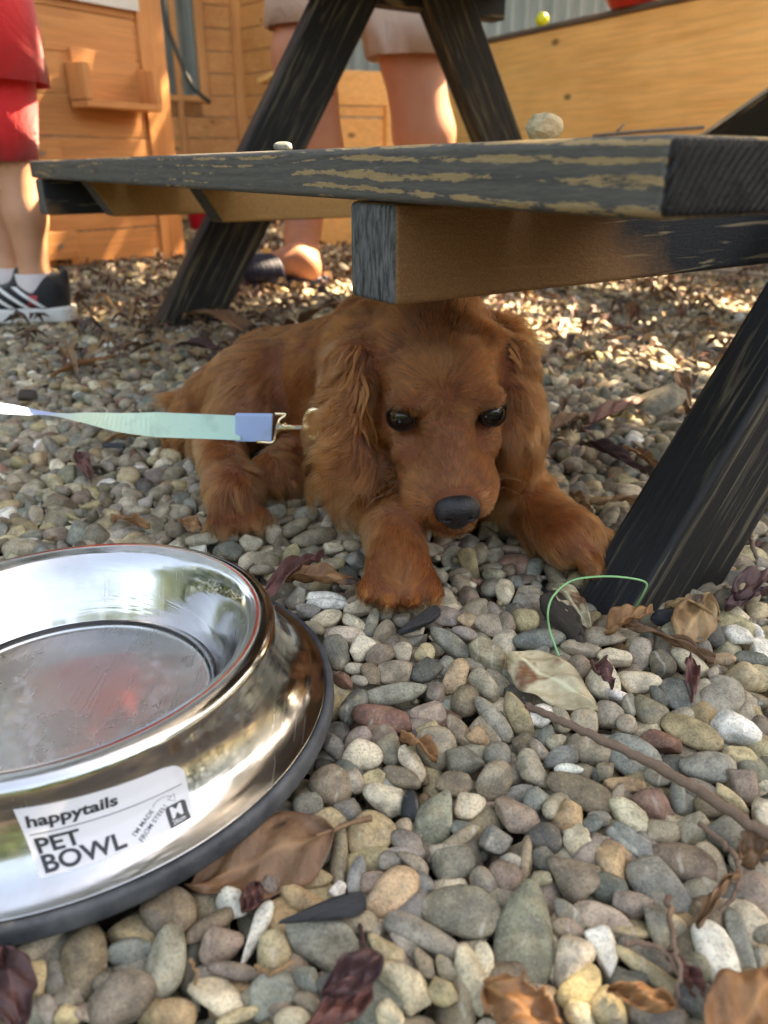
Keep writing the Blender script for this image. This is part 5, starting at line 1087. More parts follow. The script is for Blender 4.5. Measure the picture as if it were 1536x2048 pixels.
hp2 = atz(548, 948, .016); paw(hp2, [.5, -.8, 0], .85); g.cap(hp2, A_(600, 905, .70), .016, .022, .01)
# --- forelegs
fp = atz(798, 1146, .021); wr = A_(792, 1062, .462); el = A_(810, 955, .565)
g.cap(A_(800, 850, .59), el, .040, .026, .015); g.cap(el, wr, .0245, .0185, .012); g.cap(wr, fp + Z * .004, .0185, .019, .008); fsd = paw(fp, fp - wr + np.array([.0, -.02, 0]), .90)
rp = atz(1142, 1080, .022); rw = A_(1090, 1040, .500); re_ = A_(990, 940, .565)
g.cap(A_(950, 850, .59), re_, .038, .027, .015); g.cap(re_, rw, .0255, .0195, .012); g.cap(rw, rp + Z * .004, .0195, .019, .008); paw(rp, [.92, -.38, 0], .98)
# --- head
g.ell(hd(-.001, -.042, .000), (.0455, .048, .038), HAX, .01); g.ell(hd(0, -.020, .014), (.034, .030, .025), HAX, .012)
for s in (-1, 1):
    g.ell(hd(s * .027, -.022, -.020), (.022, .030, .022), HAX, .010)
    g.ell(hd(s * .0150 - .001, .036, -.0225), (.0168, .029, .0165), HAX, .008)
    g.ell(hd(s * .0245, .0005, .0175), (.012, .008, .0060), HAX, .006)
    g.ell(hd(s * .026, .010, -.013), (.010, .012, .0085), HAX, .008)
g.cap(hd(0, .004, -.004), hd(0, .054, -.0125), .0175, .0125, .010); g.cap(hd(0, .054, -.014), hd(0, .059, -.026), .0125, .0115, .006); g.ell(hd(0, .050, -.0405), (.0175, .0165, .0115), HAX, .0035)
g.cap(hd(0, -.005, -.030), hd(0, .046, -.035), .018, .0125, .006)
g.cap(hd(0, .012, .016), hd(0, .03, .008), .010, .004, .006, sub=True) if False else None
for s in (-1, 1): g.ell(hd(s * .0295, .0100, .0040), (.0108, .0095, .0092), HAX, .004, sub=True)
# --- ears: thin drop leathers
def ear(s, top, midp, bot, nrm_):
    n = nrm(nrm_)
    for a, b, wa, wb in ((top, midp, .015, .018), (midp, bot, .018, .014)):
        c = (a + b) / 2; l = nrm(b - a); sd = nrm(np.cross(l, n)); g.ell(c, (np.linalg.norm(b - a) * .66, (wa + wb) / 2, .0085), axes=(l, sd, np.cross(l, sd)), k=.006)
    g.cap(top, hd(s * .030, -.042, .018), .010, .012, .012)
earL = (A_(712, 712, .514), A_(684, 850, .492), A_(706, 980, .484)); earR = (A_(1026, 705, .530), A_(1045, 820, .512), A_(1028, 925, .504))
ear(-1, *earL, (-.55, -.8, .1)); ear(1, *earR, (.75, -.6, 0))
BV, BQd = g.mesh(); BV = smooth_mesh(BV, BQd, 3, .5); BNn = vnormals(BV, BQd); del g
skin = M('puppy_skin'); n_ = skin.noise(skin.coord('Object'), 260, 4); skin.set(color=skin.mix(n_, (.12, .030, .009), (.22, .058, .016)), rough=.8)
dog = empty('puppy', tuple(A_(800, 1000, .60) * [1, 1, 0])); tag(dog, 'red brown long eared puppy lying on the gravel under the bench', 'puppy'); D0 = np.array(dog.location)
mesh_np('body', BV - D0, BQd, skin.m, dog)
# --- eyes
eyem = M('eyeball'); d_ = eyem.n('ShaderNodeTexCoord'); sep = eyem.n('ShaderNodeSeparateXYZ', ins={0: d_.outputs['Object']})
rr = eyem.math('SQRT', eyem.math('ADD', eyem.math('MULTIPLY', sep.outputs[0], sep.outputs[0]), eyem.math('MULTIPLY', sep.outputs[2], sep.outputs[2])))
nn_ = eyem.noise(d_.outputs['Object'], 900, 3)
eyem.set(color=eyem.ramp(eyem.math('MULTIPLY', rr, 100), [(.46, (.0015, .0015, .0015)), (.54, (.012, .005, .002)), (.72, (.022, .009, .004)), (.80, (.003, .002, .002))]), rough=.03, spec=.6)
lidm = flat_mat('eyelid_skin', (.020, .010, .008), .8, spec=.15)
for s, yaw in ((-1, 0), (1, 0)):
    c = hd(s * .0290, .0022, .0045); look = nrm(np.array([.02, -.02, .20]) - c); look = nrm(look + HF * .25 + HR * s * .22)
    ex = nrm(np.cross(look, Z)); ez = np.cross(ex, look)
    o = mesh_np('eye', ICO[4][0] * .0099, ICO[4][1], eyem.m, dog); o.matrix_world = Matrix(((ex[0], look[0], ez[0], c[0] - D0[0]), (ex[1], look[1], ez[1], c[1] - D0[1]), (ex[2], look[2], ez[2], c[2] - D0[2]), (0, 0, 0, 1)))
    # almond rim of dark skin
    f = nrm(HF * .75 + HR * s * .38 + HU * .25); rx = nrm(np.cross(f, HU)) * s; rx = nrm(HR - f * (HR @ f)); ru = np.cross(rx, f) * 1.0; ru = ru if ru @ HU > 0 else -ru
    pts = []
    for t in np.linspace(0, 2 * math.pi, 36, endpoint=False):
        x = .0094 * math.cos(t); u = (.0072 if math.sin(t) > 0 else .0060) * math.sin(t) - .0002 * math.cos(t) * (-s); 
        h_ = math.sqrt(max(.0103 ** 2 - x * x - u * u, 1e-8)); pts.append(c + rx * x + ru * u + f * h_ - D0)
    mb = MB(); mb.tube(pts, [.0006 + .0006 * max(0, math.sin(t_)) + .0002 * math.sin(3 * t_) ** 2 for t_ in np.linspace(0, 2 * math.pi, 36, endpoint=False)], 8, closed=True); mb.build('eyelid', lidm, dog, smooth=True)
# --- nose
gn = SDF(hd(0, .066, -.014) - .026, hd(0, .066, -.014) + .026, .0005)
NC = hd(0, .0655, -.0140)
gn.ell(NC, (.0138, .0088, .0105), HAX, .002); gn.ell(NC + HU * .002 + HF * .001, (.0105, .0085, .0080), HAX, .003); gn.ell(NC - HU * .0078 + HF * .0005, (.0095, .0080, .0085), HAX, .003)
for s in (-1, 1):
    gn.ell(NC + HR * s * .0085 - HU * .0010 + HF * .001, (.0058, .0078, .0068), HAX, .0025)
    gn.ell(NC + HR * s * .0072 - HU * .0012 + HF * .0088, (.0030, .0050, .0022), (HR, HF, nrm(HU + HR * s * .3)), .0010, sub=True)
    gn.cap(NC + HR * s * .0085 - HU * .0032 + HF * .0088, NC + HR * s * .0145 - HU * .0028 + HF * .0030, .0009, .0008, .0012, sub=True)
gn.cap(NC + HU * .000 + HF * .0098, NC - HU * .014 + HF * .0075, .0006, .0006, .0012, sub=True)
NV, NQ = gn.mesh(); NV = smooth_mesh(NV, NQ, 2, .4)
nm = M('nose_leather'); vo = nm.n('ShaderNodeTexVoronoi', feature='SMOOTH_F1', ins={'Vector': nm.coord('Object'), 'Scale': 1100}); nm.set(color=(.012, .010, .012), rough=.45, coat=.12, coatr=.25, normal=nm.bump(vo.outputs[0], .0006, .9)); mesh_np('nose', NV - D0, NQ, nm.m, dog)
# mouth line
ml = [hd(0, .0635, -.0235), hd(-.006, .0615, -.0285), hd(-.013, .055, -.0315), hd(-.021, .040, -.0320), hd(-.026, .022, -.030)]
# ------------------------------------------------------------------ fur
def ctl():
    L = []
    def c(px, py, Y, dx, dy, dY, ln, curl=0.0, lift=.25, dark=0.0): 
        p = A_(px, py, Y); q = A_(px + dx, py + dy, Y + dY * .1); L.append((p, nrm(q - p), ln, curl, lift, dark))
    mm = .001
    # muzzle and bridge: short, lying back from the nose
    for px, dx in ((880, -8), (905, 0), (930, 8)): c(px, 975, .462, dx, -30, .1, 4.0 * mm, 0, .15, .15)
    for px, dx in ((868, -10), (895, 0), (922, 10)): c(px, 920, .472, dx, -30, .2, 4.5 * mm, 0, .18, .1)
    c(830, 985, .465, -26, 12, .2, 6 * mm, 0, .25); c(960, 1000, .465, 22, 14, .2, 6 * mm, 0, .25); c(800, 1020, .475, -22, 20, .2, 7 * mm, 0, .35); c(965, 1050, .475, 18, 22, .2, 6 * mm, 0, .35)
    c(900, 1068, .475, 0, 24, .1, 6 * mm, 0, .3); c(850, 1060, .475, -10, 22, .1, 6 * mm, 0, .35, .1)
    # between the eyes, forehead
    for px, dx in ((860, -12), (893, 0), (925, 12)): c(px, 850, .488, dx, -30, .2, 5.5 * mm, 0, .2)
    for px, dx in ((830, -20), (893, 0), (950, 18)): c(px, 780, .498, dx, -30, .3, 7.5 * mm, .05, .25)
    for px, dx, dy in ((780, -30, -22), (840, -16, -30), (893, 2, -32), (940, 14, -30), (985, 26, -22)): c(px, 720, .505, dx, dy, .3, 11 * mm, .1, .3, .1)
    for px, dx, dy in ((770, -34, -12), (840, -14, -30), (893, 2, -32), (950, 16, -28), (1000, 28, -14)): c(px, 650, .52, dx, dy, .4, 15 * mm, .15, .38, .15)
    c(860, 610, .54, -6, -30, .5, 16 * mm, .2, .5, .4); c(940, 610, .54, 8, -30, .5, 17 * mm, .2, .5, .4)
    # thin short hair round the eyes
    for px, dx in ((800, -14), (980, 16)): c(px, 796, .492, dx, -28, .3, 3.0 * mm, 0, .12, .25); c(px - 26, 812, .492, dx - 12, -16, .3, 3.2 * mm, 0, .12, .2); c(px + 26, 812, .490, dx + 8, -20, .3, 3.2 * mm, 0, .12, .2); c(px, 870, .488, dx * .5, 28, .2, 3.6 * mm, 0, .12, .15); c(px - 24, 858, .49, -20, 18, .2, 3.6 * mm, 0, .12, .1); c(px + 24, 858, .486, 14, 20, .2, 3.6 * mm, 0, .12, .1)
    # sides of the face
    c(770, 840, .502, -30, 14, .4, 6 * mm, 0, .2, .1); c(760, 900, .50, -22, 24, .3, 7 * mm, 0, .25, .15); c(790, 940, .49, -22, 22, .3, 6 * mm, 0, .25); c(1005, 800, .51, 22, 20, .5, 7 * mm, 0, .25, .2); c(990, 900, .50, 14, 26, .4, 7 * mm, 0, .25, .3)
    c(748, 770, .515, -30, 10, .3, 9 * mm, .1, .3, .2); c(1015, 750, .52, 28, 16, .3, 9 * mm, .1, .3, .2)
    # ears: long waves
    for px, py, dx, dy, ln, lf_ in ((715, 705, -14, 26, 16, .25), (690, 760, -8, 28, 20, .25), (675, 830, -3, 30, 24, .22), (700, 830, -3, 30, 22, .18), (728, 830, -2, 30, 12, .12), (680, 900, -3, 30, 28, .22), (712, 900, 0, 30, 24, .18), (700, 960, 1, 30, 28, .2), (735, 960, 0, 30, 20, .15)):
        c(px, py, .492, dx, dy, 0, ln * 1.15 * mm, 1.0, lf_, .55 if px > 705 else .12)  # inner edge of the ear coloured darker as painted shade
    for px, py, dx, dy, ln, lf_ in ((1030, 700, 16, 24, 15, .3), (1050, 760, 12, 28, 19, .3), (1060, 830, 8, 30, 23, .3), (1030, 840, 4, 30, 22, .2), (1005, 840, 0, 30, 18, .2), (1050, 900, 8, 30, 27, .25), (1015, 920, 0, 30, 26, .2), (1000, 900, -2, 30, 20, .2)):
        c(px, py, .515, dx, dy, 0, ln * 1.15 * mm, 1.0, lf_, .48)
    # neck and shoulders
    c(700, 660, .58, -34, 4, .3, 17 * mm, .3, .40, .0); c(660, 720, .58, -28, 18, .2, 14 * mm, .3, .4, .0); c(740, 640, .60, -30, -14, .5, 18 * mm, .2, .4); c(1010, 650, .59, 30, -6, .4, 19 * mm, .3, .5, .1); c(1040, 720, .59, 30, 12, .3, 18 * mm, .3, .5, .1)
    c(746, 800, .520, -4, 30, 0, 7 * mm, .1, .15, 1.1); c(746, 880, .515, 0, 30, 0, 7 * mm, .1, .15, 1.1); c(760, 960, .52, 0, 30, 0, 9 * mm, .2, .2, .9); c(738, 730, .53, -10, 28, 0, 10 * mm, .2, .25, .7); c(1012, 790, .54, 4, 30, 0, 9 * mm, .2, .2, .9); c(1000, 870, .54, 0, 30, 0, 9 * mm, .2, .2, .9); c(1015, 720, .54, 14, 28, 0, 9 * mm, .2, .25, .6)  # last value darkens the fur beside the ears, a painted shadow gap
    c(655, 800, .58, -16, 28, .2, 16 * mm, .3, .35, .1); c(660, 900, .60, -10, 30, .1, 13 * mm, .2, .3, .2)
    # back, flank
    for px, py in ((640, 680), (600, 700)): c(px, py, .68, -30, 8, .2, 11 * mm, .1, .25)
    c(640, 780, .66, -20, 22, .1, 11 * mm, .1, .25, .1); c(620, 880, .66, -20, 22, .1, 10 * mm, .1, .3, .3)
    c(560, 660, .76, -30, 6, .3, 11 * mm, .1, .3); c(500, 700, .73, -26, 18, .1, 11 * mm, .1, .3); c(550, 760, .68, -20, 24, 0, 10 * mm, .1, .25); c(570, 850, .68, -20, 24, 0, 9 * mm, .1, .25, .1)
    c(450, 760, .72, -26, 18, .1, 12 * mm, .1, .3); c(460, 840, .69, -18, 26, 0, 10 * mm, .1, .3); c(390, 850, .71, -24, 18, .1, 13 * mm, .1, .4); c(370, 900, .72, -18, 26, 0, 13 * mm, .1, .35, .1); c(365, 798, .80, -32, 4, 0, 16 * mm, .1, .3, .3)
    c(420, 920, .68, -8, 30, 0, 10 * mm, .1, .25)
    # hind leg and paw
    c(450, 950, .65, 0, 32, -.1, 8 * mm, .05, .2); c(470, 1000, .60, 2, 32, -.2, 6.5 * mm, .1, .25); c(450, 1030, .58, -4, 32, -.2, 6 * mm, .2, .25); c(495, 1030, .58, 8, 32, -.2, 6 * mm, .2, .25); c(545, 945, .68, 8, 30, -.1, 8 * mm, .1, .25, .6)
    # forelegs and paws
    c(790, 1000, .54, 0, 32, -.1, 10 * mm, .15, .25, .25); c(760, 1080, .455, -4, 32, -.1, 8 * mm, .05, .22, .05); c(820, 1080, .455, 4, 32, -.1, 8 * mm, .05, .22); c(760, 1140, .43, -8, 32, -.3, 5.5 * mm, .12, .25); c(795, 1150, .42, 0, 32, -.3, 6.5 * mm, .12, .22); c(840, 1140, .43, 8, 32, -.3, 5.5 * mm, .12, .25)
    c(735, 1060, .47, -16, 28, 0, 10 * mm, .1, .35)
    c(1000, 980, .55, 10, 30, 0, 9 * mm, .1, .25, .3); c(1060, 1000, .52, 22, 24, -.1, 8 * mm, .05, .2, .05); c(1060, 1050, .50, 14, 30, -.1, 10 * mm, .1, .3, .2); c(1110, 1040, .49, 28, 16, -.1, 9 * mm, .05, .22); c(1100, 1100, .475, 4, 32, -.1, 8 * mm, .15, .3, .15); c(1180, 1060, .48, 30, 10, -.1, 6 * mm, .12, .3); c(1170, 1100, .465, 18, 28, -.2, 6.5 * mm, .12, .3, .1); c(1215, 1075, .47, 24, 22, -.1, 6 * mm, .12, .3)
    c(880, 950, .56, 0, 30, 0, 14 * mm, .3, .3, .5); c(880, 1020, .56, 0, 30, 0, 12 * mm, .3, .3, .6)
    return L
CT = ctl(); cp_ = np.array([c[0] for c in CT]); cd_ = np.array([c[1] for c in CT]); cs_ = np.array([c[2:] for c in CT])
tri = np.concatenate([BQd[:, [0, 1, 2]], BQd[:, [0, 2, 3]]]); ta = np.linalg.norm(np.cross(BV[tri[:, 1]] - BV[tri[:, 0]], BV[tri[:, 2]] - BV[tri[:, 0]]), axis=1) / 2
cen = BV[tri].mean(1); tn = BNn[tri].mean(1)
view = np.array([0, 0, H]) - cen; vis = (tn * view).sum(1) / np.linalg.norm(view, axis=1)
dens = np.where(vis > -.35, 1.0, .12); dens *= np.where(cen[:, 2] < .004, .15, 1); dens *= np.where(cen[:, 1] > .62, .75, 1.15)
hdm = np.linalg.norm((cen - hd(0, .01, -.005)) / .06, axis=1) < 1; dens *= np.where(hdm, 2.2, 1)
pr = ta * dens; NH = 190000; hr = np.random.default_rng(3)
ti = hr.choice(len(tri), NH, p=pr / pr.sum()); u1, u2 = hr.random(NH), hr.random(NH); s1 = np.sqrt(u1)
w3 = np.stack([1 - s1, s1 * (1 - u2), s1 * u2], 1); root = (BV[tri[ti]] * w3[..., None]).sum(1); nor = (BNn[tri[ti]] * w3[..., None]).sum(1); nor /= np.linalg.norm(nor, axis=1, keepdims=True)
# keep eyes and nose pad clear
ok = np.ones(NH, bool)
for s in (-1, 1): ok &= np.linalg.norm((root - hd(s * .0290, .0075, .0055)) @ np.stack([HR, HF, HU]).T / [.0104, .014, .0092], axis=1) > 1
ok &= np.linalg.norm((root - NC) @ np.stack([HR, HF, HU]).T / [.0145, .012, .0125], axis=1) > 1
root, nor = root[ok], nor[ok]; NH = len(root)
D = np.zeros((NH, 3)); S4 = np.zeros((NH, 4))
for i in range(0, NH, 20000):
    d2 = ((root[i:i + 20000, None] - cp_[None]) ** 2).sum(-1); W = 1 / (d2 + 6e-5) ** 2.0; W /= W.sum(1, keepdims=True); D[i:i + 20000] = W @ cd_; S4[i:i + 20000] = W @ cs_
ln, curl, lift, dark = S4.T
def wob(P, f, seed):
    r_ = np.random.default_rng(seed); o = np.zeros((len(P), 3))
    for k in range(4): w_ = r_.normal(size=(3, 3)) * f; o += np.sin(P @ w_ + r_.uniform(0, 6.28, 3)) * .5
    return o
rs_ = np.clip(ln / .013, .35, 1.3)[:, None]; D = D + (wob(root, 95, 1) * .15 + wob(root, 330, 2) * .17 + hr.normal(0, .08, (NH, 3))) * rs_
D -= nor * (D * nor).sum(1, keepdims=True); D /= np.linalg.norm(D, axis=1, keepdims=True) + 1e-9
lift = np.maximum(lift, np.where(ln < .008, .30, 0))
lift = np.clip(lift * (1 + .35 * wob(root, 160, 5)[:, 0]), .05, 1) ; fly = hr.random(NH) < .03; lift = np.where(fly, lift * 2.2, lift)
D0_ = D * 1.0 + nor * lift[:, None]; D0_ /= np.linalg.norm(D0_, axis=1, keepdims=True)
ln = ln * np.clip(1 + .25 * wob(root, 120, 4)[:, 1] + hr.normal(0, .14, NH), .45, 1.6)
K = 8; t = np.linspace(0, 1, K); b2 = np.cross(D, nor); phs = (wob(root, 75, 8)[:, 0] * 3.0 + hr.normal(0, .15, NH))
Pts = np.zeros((NH, K, 3), np.float32)
for k in range(K):
    tt = t[k]; bend = (D * (.30 * tt * tt) - nor * (.36 * lift * tt * tt)[:, None] + np.array([0, 0, -1]) * (.20 * tt * tt * np.minimum(ln / .02, 1))[:, None])
    amp = (curl * ln * .26 * tt ** .8); om = phs + tt * (5.5 + 4.0 * curl)
    Pts[:, k] = root - nor * .0004 + (D0_ * tt + bend) * ln[:, None] + b2 * (amp * np.sin(om))[:, None] + nor * (amp * .75 * (np.cos(om) + .6))[:, None]
# clumps: tips gather toward a neighbour
from mathutils import kdtree
pc_ = 1 / (1 + 5 * curl); ncl = NH // 20; ci = hr.choice(NH, ncl, replace=False, p=pc_ / pc_.sum()); kd = kdtree.KDTree(ncl)
for j, i in enumerate(ci): kd.insert(root[i], j)
kd.balance(); near = np.array([kd.find(p)[1] for p in root]); lead = ci[near]
cl = np.clip(.40 + .50 * curl, 0, .90) * hr.uniform(.6, 1, NH)
for k in range(1, K):
    f = (cl * t[k] ** 1.1)[:, None]; off_ = (root - root[lead]) * (1 - .75 * f); Pts[:, k] = Pts[:, k] * (1 - f) + (Pts[lead, k] + off_) * f
hc = bpy.data.hair_curves.new('fur'); hc.add_curves([K] * NH); hc.attributes['position'].data.foreach_set('vector', (Pts - D0.astype(np.float32)).reshape(-1)) if 'position' in hc.attributes else hc.position_data.foreach_set('vector', (Pts - D0).astype(np.float32).reshape(-1))
ra = hc.attributes.get('radius') or hc.attributes.new('radius', 'FLOAT', 'POINT'); rad = np.tile(np.array([1, 1, .95, .9, .8, .66, .48, .2], np.float32) * .000125, (NH, 1)) * hr.uniform(.8, 1.25, (NH, 1)).astype(np.float32) * np.where(ln < .009, 1.15, 1.0)[:, None].astype(np.float32); rad *= np.where(root[:, 1] > .6, 1.35, 1.0)[:, None].astype(np.float32)
ra.data.foreach_set('value', rad.astype(np.float32).reshape(-1))
cv = wob(root, 70, 11)[:, 0] * .22 + wob(root, 260, 12)[:, 1] * .16 + hr.normal(0, .16, NH); cv = np.clip(.52 + cv + hr.normal(0, .30, NH)[lead] - dark * .85, 0, 1)[:, None]  # dark also puts the shadow beside the ears into the hair colour
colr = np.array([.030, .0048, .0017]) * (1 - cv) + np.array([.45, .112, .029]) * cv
ca = hc.attributes.new('col', 'FLOAT_COLOR', 'CURVE'); ca.data.foreach_set('color', np.c_[colr, np.ones(NH)].astype(np.float32).reshape(-1))
fm_ = bpy.data.materials.new('puppy_fur'); fm_.use_nodes = True; nt = fm_.node_tree; nt.nodes.clear(); out = nt.nodes.new('ShaderNodeOutputMaterial'); hb = nt.nodes.new('ShaderNodeBsdfHairPrincipled'); hb.parametrization = 'COLOR'
at = nt.nodes.new('ShaderNodeAttribute'); at.attribute_name = 'col'; hi = nt.nodes.new('ShaderNodeHairInfo'); mx = nt.nodes.new('ShaderNodeMix'); mx.data_type = 'RGBA'; mr = nt.nodes.new('ShaderNodeMath'); mr.operation = 'MULTIPLY'; mr.inputs[1].default_value = .42
nt.links.new(hi.outputs['Intercept'], mr.inputs[0]); nt.links.new(mr.outputs[0], mx.inputs[0]); nt.links.new(at.outputs['Color'], mx.inputs[6]); mx.inputs[7].default_value = (.62, .20, .065, 1)
nt.links.new(mx.outputs[2], hb.inputs['Color']); nt.links.new(hb.outputs[0], out.inputs[0])
for k_, v_ in (('Roughness', .38), ('Radial Roughness', .5), ('Random Roughness', .2), ('IOR', 1.45)):
    if k_ in hb.inputs: hb.inputs[k_].default_value = v_
hc.materials.append(fm_); fo = bpy.data.objects.new('fur', hc); C.objects.link(fo); fo.parent = dog
# ear locks: long wavy strands gathered in tapering curls
K2 = 16; t2 = np.linspace(0, 1, K2); cand = np.where((curl > .62) & (nor @ nrm([0, -1, .25]) > .05) & (root[:, 1] < .56))[0]; hr.shuffle(cand); picks = []
for i in cand:
    if all(np.sum((root[i] - root[j]) ** 2) > .0033 ** 2 for j in picks): picks.append(i)
    if len(picks) >= 260: break
LP, LC = [], []
for i in picks:
    e = D[i] + np.array([0, 0, -.55]) + hr.normal(0, .10, 3); e /= np.linalg.norm(e); n_ = nor[i]; sb = np.cross(e, n_); sb /= np.linalg.norm(sb); n_ = np.cross(sb, e)
    L_ = hr.uniform(.020, .034); ph_ = hr.uniform(0, 6.28); am = hr.uniform(.0007, .0022); wv_ = hr.uniform(5.5, 9.0); G_ = np.zeros((K2, 3)); sgn_ = 1 if n_ @ nor[i] > 0 else -1
    for k in range(K2):
        tt = t2[k]; G_[k] = root[i] + e * L_ * tt + np.array([0, 0, -1]) * .10 * L_ * tt * tt + sb * am * np.sin(ph_ + wv_ * tt) * (tt ** .7) + sgn_ * n_ * (.0012 + .0028 * np.sin(math.pi * min(tt * 1.1, 1)) + am * .7 * np.cos(ph_ + wv_ * tt) * tt)
    cvl = np.clip(hr.normal(.5, .26), 0, 1); nh = 55; r_ = np.sqrt(hr.random(nh)) * hr.uniform(.0010, .0017); a_ = hr.uniform(0, 6.28, nh); ox, oy = r_ * np.cos(a_), r_ * np.sin(a_); tw_ = hr.normal(0, .4, nh)
    tap = (1 - .86 * t2 ** 1.4)[None, :]; cut = hr.uniform(.80, 1.0, nh)[:, None] * t2[None]; Gi = np.stack([np.interp(cut, t2, G_[:, c]) for c in range(3)], -1)
    o2 = (ox[:, None] * tap)[..., None] * sb + (oy[:, None] * .55 * tap)[..., None] * n_; LP.append(Gi + o2); cc_ = np.clip(cvl + hr.normal(0, .14, nh), 0, 1)[:, None]; LC.append(np.array([.026, .0040, .0014]) * (1 - cc_) + np.array([.48, .122, .033]) * cc_)
LP = np.concatenate(LP); LC = np.concatenate(LC); n2_ = len(LP)
h2_ = bpy.data.hair_curves.new('ear_fur'); h2_.add_curves([K2] * n2_); (h2_.attributes.get('position').data if h2_.attributes.get('position') else h2_.position_data).foreach_set('vector', (LP - D0).astype(np.float32).reshape(-1))
ra = h2_.attributes.get('radius') or h2_.attributes.new('radius', 'FLOAT', 'POINT'); ra.data.foreach_set('value', (np.tile(np.linspace(1, .35, K2), (n2_, 1)) * .00010).astype(np.float32).reshape(-1))
ca = h2_.attributes.new('col', 'FLOAT_COLOR', 'CURVE'); ca.data.foreach_set('color', np.c_[LC, np.ones(n2_)].astype(np.float32).reshape(-1))
h2_.materials.append(fm_); fo2 = bpy.data.objects.new('ear_fur', h2_); C.objects.link(fo2); fo2.parent = dog
# whiskers
mb = MB(); wr_ = np.random.default_rng(9)
for s, n_w in ((-1, 9), (1, 6)):
    for i in range(n_w):
        a = hd(s * .024, .030 + .018 * wr_.random(), -.016 - .012 * wr_.random()); o_ = HR * s * .018 + HF * wr_.uniform(-.012, .008) + HU * wr_.uniform(-.014, .004); L_ = wr_.uniform(.8, 1.25)
        mb.tube([a, a + o_ * .6 * L_ + HU * .002, a + o_ * 1.3 * L_ - Z * .004, a + o_ * 1.8 * L_ - Z * .014], [.00012, .0001, .00007, .00003], 4, caps=False)
mb.v = [tuple(np.array(p) - D0) for p in mb.v]; mb.build('whiskers', flat_mat('whisker', (.30, .15, .07), .5), dog, smooth=True)

# ================================================================== leash
ls = empty('dog_leash', tuple(A_(540, 858, .545))); tag(ls, 'pale green and blue woven leash clipped to the puppy', 'leash'); L0_ = np.array(ls.location)
fab = M('mint_webbing'); sx = fab.coord('Object'); n1 = fab.noise(sx, 60, 4); n2 = fab.noise(fab.coord('Object', (900, 900, 900)), 1, 2); at_ = fab.n('ShaderNodeVertexColor', layer_name='col')
fab.set(color=fab.mix(fab.math('MULTIPLY', fab.ramp(n1, [(.55, 0), (.75, 1)]), .35), at_.outputs[0], (.16, .22, .20)), rough=.8, sheen=.2, normal=fab.bump(n2, .0004, .5))
# centre line in pixels with depth, half width direction angle (twist)
cl_ = [(-260, 800, .50, 20, .35), (-120, 805, .505, 26, .15), (0, 817, .515, 24, .0), (60, 825, .520, 16, .0), (110, 829, .523, 10, .0), (170, 835, .526, 24, .0), (240, 845, .530, 40, .0), (320, 850, .535, 50, .0), (400, 853, .538, 52, .0), (470, 856, .541, 50, .0), (482, 857, .5425, 46, .0)]
cc = catmull([np.array(q, float) for q in cl_], 8); V = []; CL = []
for px, py, Y, wpx, tw in cc:
    c = A_(px, py, Y); dep = proj(c)[0, 2]; half = .0089; vis_w = min(wpx * dep / F / 2, half); ang = math.acos(vis_w / half) 
    upv = np.array([0, SP, CP]) * math.cos(ang) + np.array([0, CP, -SP]) * math.sin(ang)
    green = np.array([.50, .74, .62]); pale = np.array([.60, .74, .54]); blue = np.array([.36, .48, .76]); k = np.clip((px - 60) / 100, 0, 1); k2 = np.clip((px - 200) / 200, 0, 1)
    colr_ = blue * (1 - k) + (pale * (1 - k2) + green * k2) * k
    for s_, q in ((1, 0), (-1, 0), (-1, 1), (1, 1)): V.append(c + upv * half * s_ + np.array([0, .0011, 0]) * q); CL.append(colr_ if q == 0 or px > 105 else blue)
n = len(cc); Fq = [(i * 4 + j, i * 4 + (j + 1) % 4, (i + 1) * 4 + (j + 1) % 4, (i + 1) * 4 + j) for i in range(n - 1) for j in range(4)]
V = np.array(V) - L0_; mesh_np('strap', V, np.array(Fq), fab.m, ls, False, np.array(CL))
def pl_(px, py, Y): return A_(px, py, Y) - L0_
mb = MB(); V = []
for (px, yt, yb, q) in ((470, 826, 876, -.0018), (545, 829, 880, -.0018)): V += [pl_(px, yt + 2, .5405) + [0, q, 0], pl_(px, yb - 0, .5405) + [0, q, 0]]
b_ = [pl_(470, 829, .539), pl_(470, 884, .539), pl_(543, 884, .541), pl_(545, 830, .541)]; mb.add(b_ + [p + np.array([0, .0048, 0]) for p in b_], [(0, 1, 2, 3), (7, 6, 5, 4), (0, 4, 5, 1), (1, 5, 6, 2), (2, 6, 7, 3), (3, 7, 4, 0)])
o = mb.build('stitched_end', fab.m, ls, bevel=.0008); a = o.data.color_attributes.new('col', 'FLOAT_COLOR', 'POINT'); a.data.foreach_set('color', np.tile([.40, .54, .84, 1], len(o.data.vertices)).astype(np.float32))
gold = M('gold_metal'); gold.set(metal=1, color=(.86, .66, .42), rough=.16)
mb = MB(); mb.tube(catmull([pl_(520, 884, .5385), pl_(545, 885, .5385), pl_(551, 872, .539), pl_(556, 850, .539), pl_(561, 838, .540), pl_(574, 829, .541), pl_(550, 828, .541)], 4), .0014, 8); mb.tube([pl_(514, 884, .5400), pl_(530, 884, .5400)], .0014, 8)
mb.build('ring', gold.m, ls, smooth=True)
mb = MB(); ax = [(556, 856, .5395), (562, 856, .537), (566, 856, .535), (572, 856, .532), (576, 856, .530), (612, 856, .505), (618, 853, .500)]; mb.tube([pl_(*p) for p in ax], [.0020, .0042, .0022, .0040, .0028, .0028, .0042], 12)
mb.build('swivel', gold.m, ls, smooth=True)
mb = MB(); mb.tube(catmull([pl_(612, 858, .504), pl_(612, 840, .502), pl_(620, 824, .500), pl_(634, 820, .499), pl_(646, 830, .499), pl_(644, 858, .499), pl_(632, 874, .500), pl_(618, 872, .502)], 4), .0023, 8); mb.build('snap_hook', gold.m, ls, smooth=True)
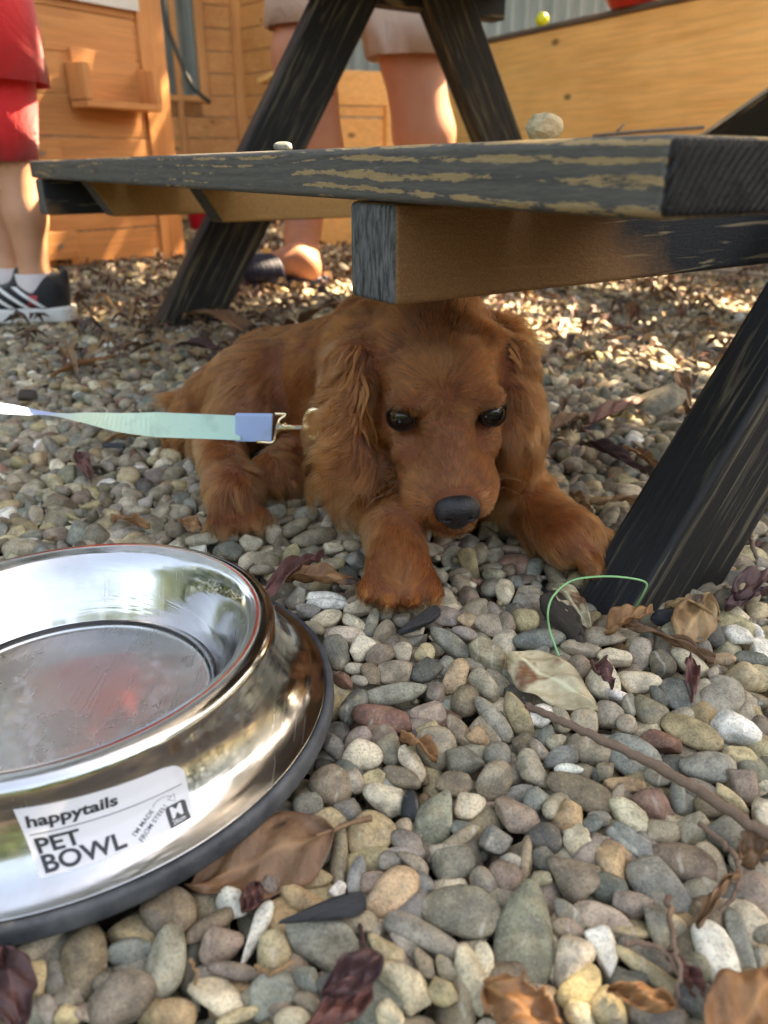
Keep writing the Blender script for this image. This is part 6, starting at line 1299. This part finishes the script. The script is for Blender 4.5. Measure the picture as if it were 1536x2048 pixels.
# ================================================================== a label of its own for every pebble
LM = [('the rubber ring of the bowl', 600, 1600), ('the rubber ring of the bowl', 662, 1390), ("the puppy's forward front paw", 795, 1195), ("the puppy's hind paw", 475, 1040), ('the foot of the black table leg', 1270, 1195),
      ('the cream blotched leaf', 1095, 1360), ('the green string loop', 1110, 1240), ('the long brown twig', 1250, 1510), ('the big brown leaf at the bowl', 540, 1700), ('the charcoal splinter', 650, 1815), ('the charcoal lump', 840, 1240),
      ('the large slab with one straight side', 1050, 1870), ('the jagged white quartz stone', 1471, 1458), ('the purple brown leaf', 690, 1960), ('the torn orange leaf', 1050, 1995), ('the stone with a mossy green tint', 867, 1635),
      ('the large flat grey oval stone', 921, 1820), ('the long white oval stone', 1440, 1924), ('the bottom edge of the photo', 1180, 2030), ('the bottom left corner of the photo', 60, 1990), ('the right edge of the photo', 1520, 1720), ('the brown curled leaf by the bowl', 630, 1150)]
SH = dict(o='rounded', a='angular', f='flat', l='long narrow')
TAILS = lambda nm: nm.replace('the ', 'the ', 1)
seen = set()
def dir_word(dx, dy):
    a = math.degrees(math.atan2(-dy, dx)) % 360
    return ['right of', 'above right of', 'above', 'above left of', 'left of', 'below left of', 'below', 'below right of'][int((a + 22.5) // 45) % 8]
SPECIAL = {}
for ob, d in PEBBLES:
    size = 'tiny' if d['a'] < 36 else 'small' if d['a'] < 58 else 'mid-sized' if d['a'] < 88 else 'large'
    cands = sorted(LM, key=lambda l: (l[1] - d['px']) ** 2 + (l[2] - d['py']) ** 2)
    done = None
    for extra in ('', ' close', ' far'):
        for l in cands[:6]:
            dx, dy = d['px'] - l[1], d['py'] - l[2]; r = math.hypot(dx, dy)
            near = 'just ' if r < 110 else 'some way ' if r > 260 else ''
            for asp in ('', ' elongated' if d['a'] / max(d['b'], 1) > 1.5 else ' stubby'):
                t = '%s %s %s%s pebble %s%s %s' % (size, CW[d['col']], SH[d['kind']], asp if not (asp == ' elongated' and d['kind'] == 'l') else '', near, dir_word(dx, dy), l[0])
                if extra: t = t.replace(' pebble', ' pebble lying' if extra == ' close' else ' pebble half tucked')
                if t not in seen and len(t.split()) <= 16: done = t; break
            if done: break
        if done: break
    seen.add(done); tag(ob, done, 'pebble', 'pebbles on the gravel ground')
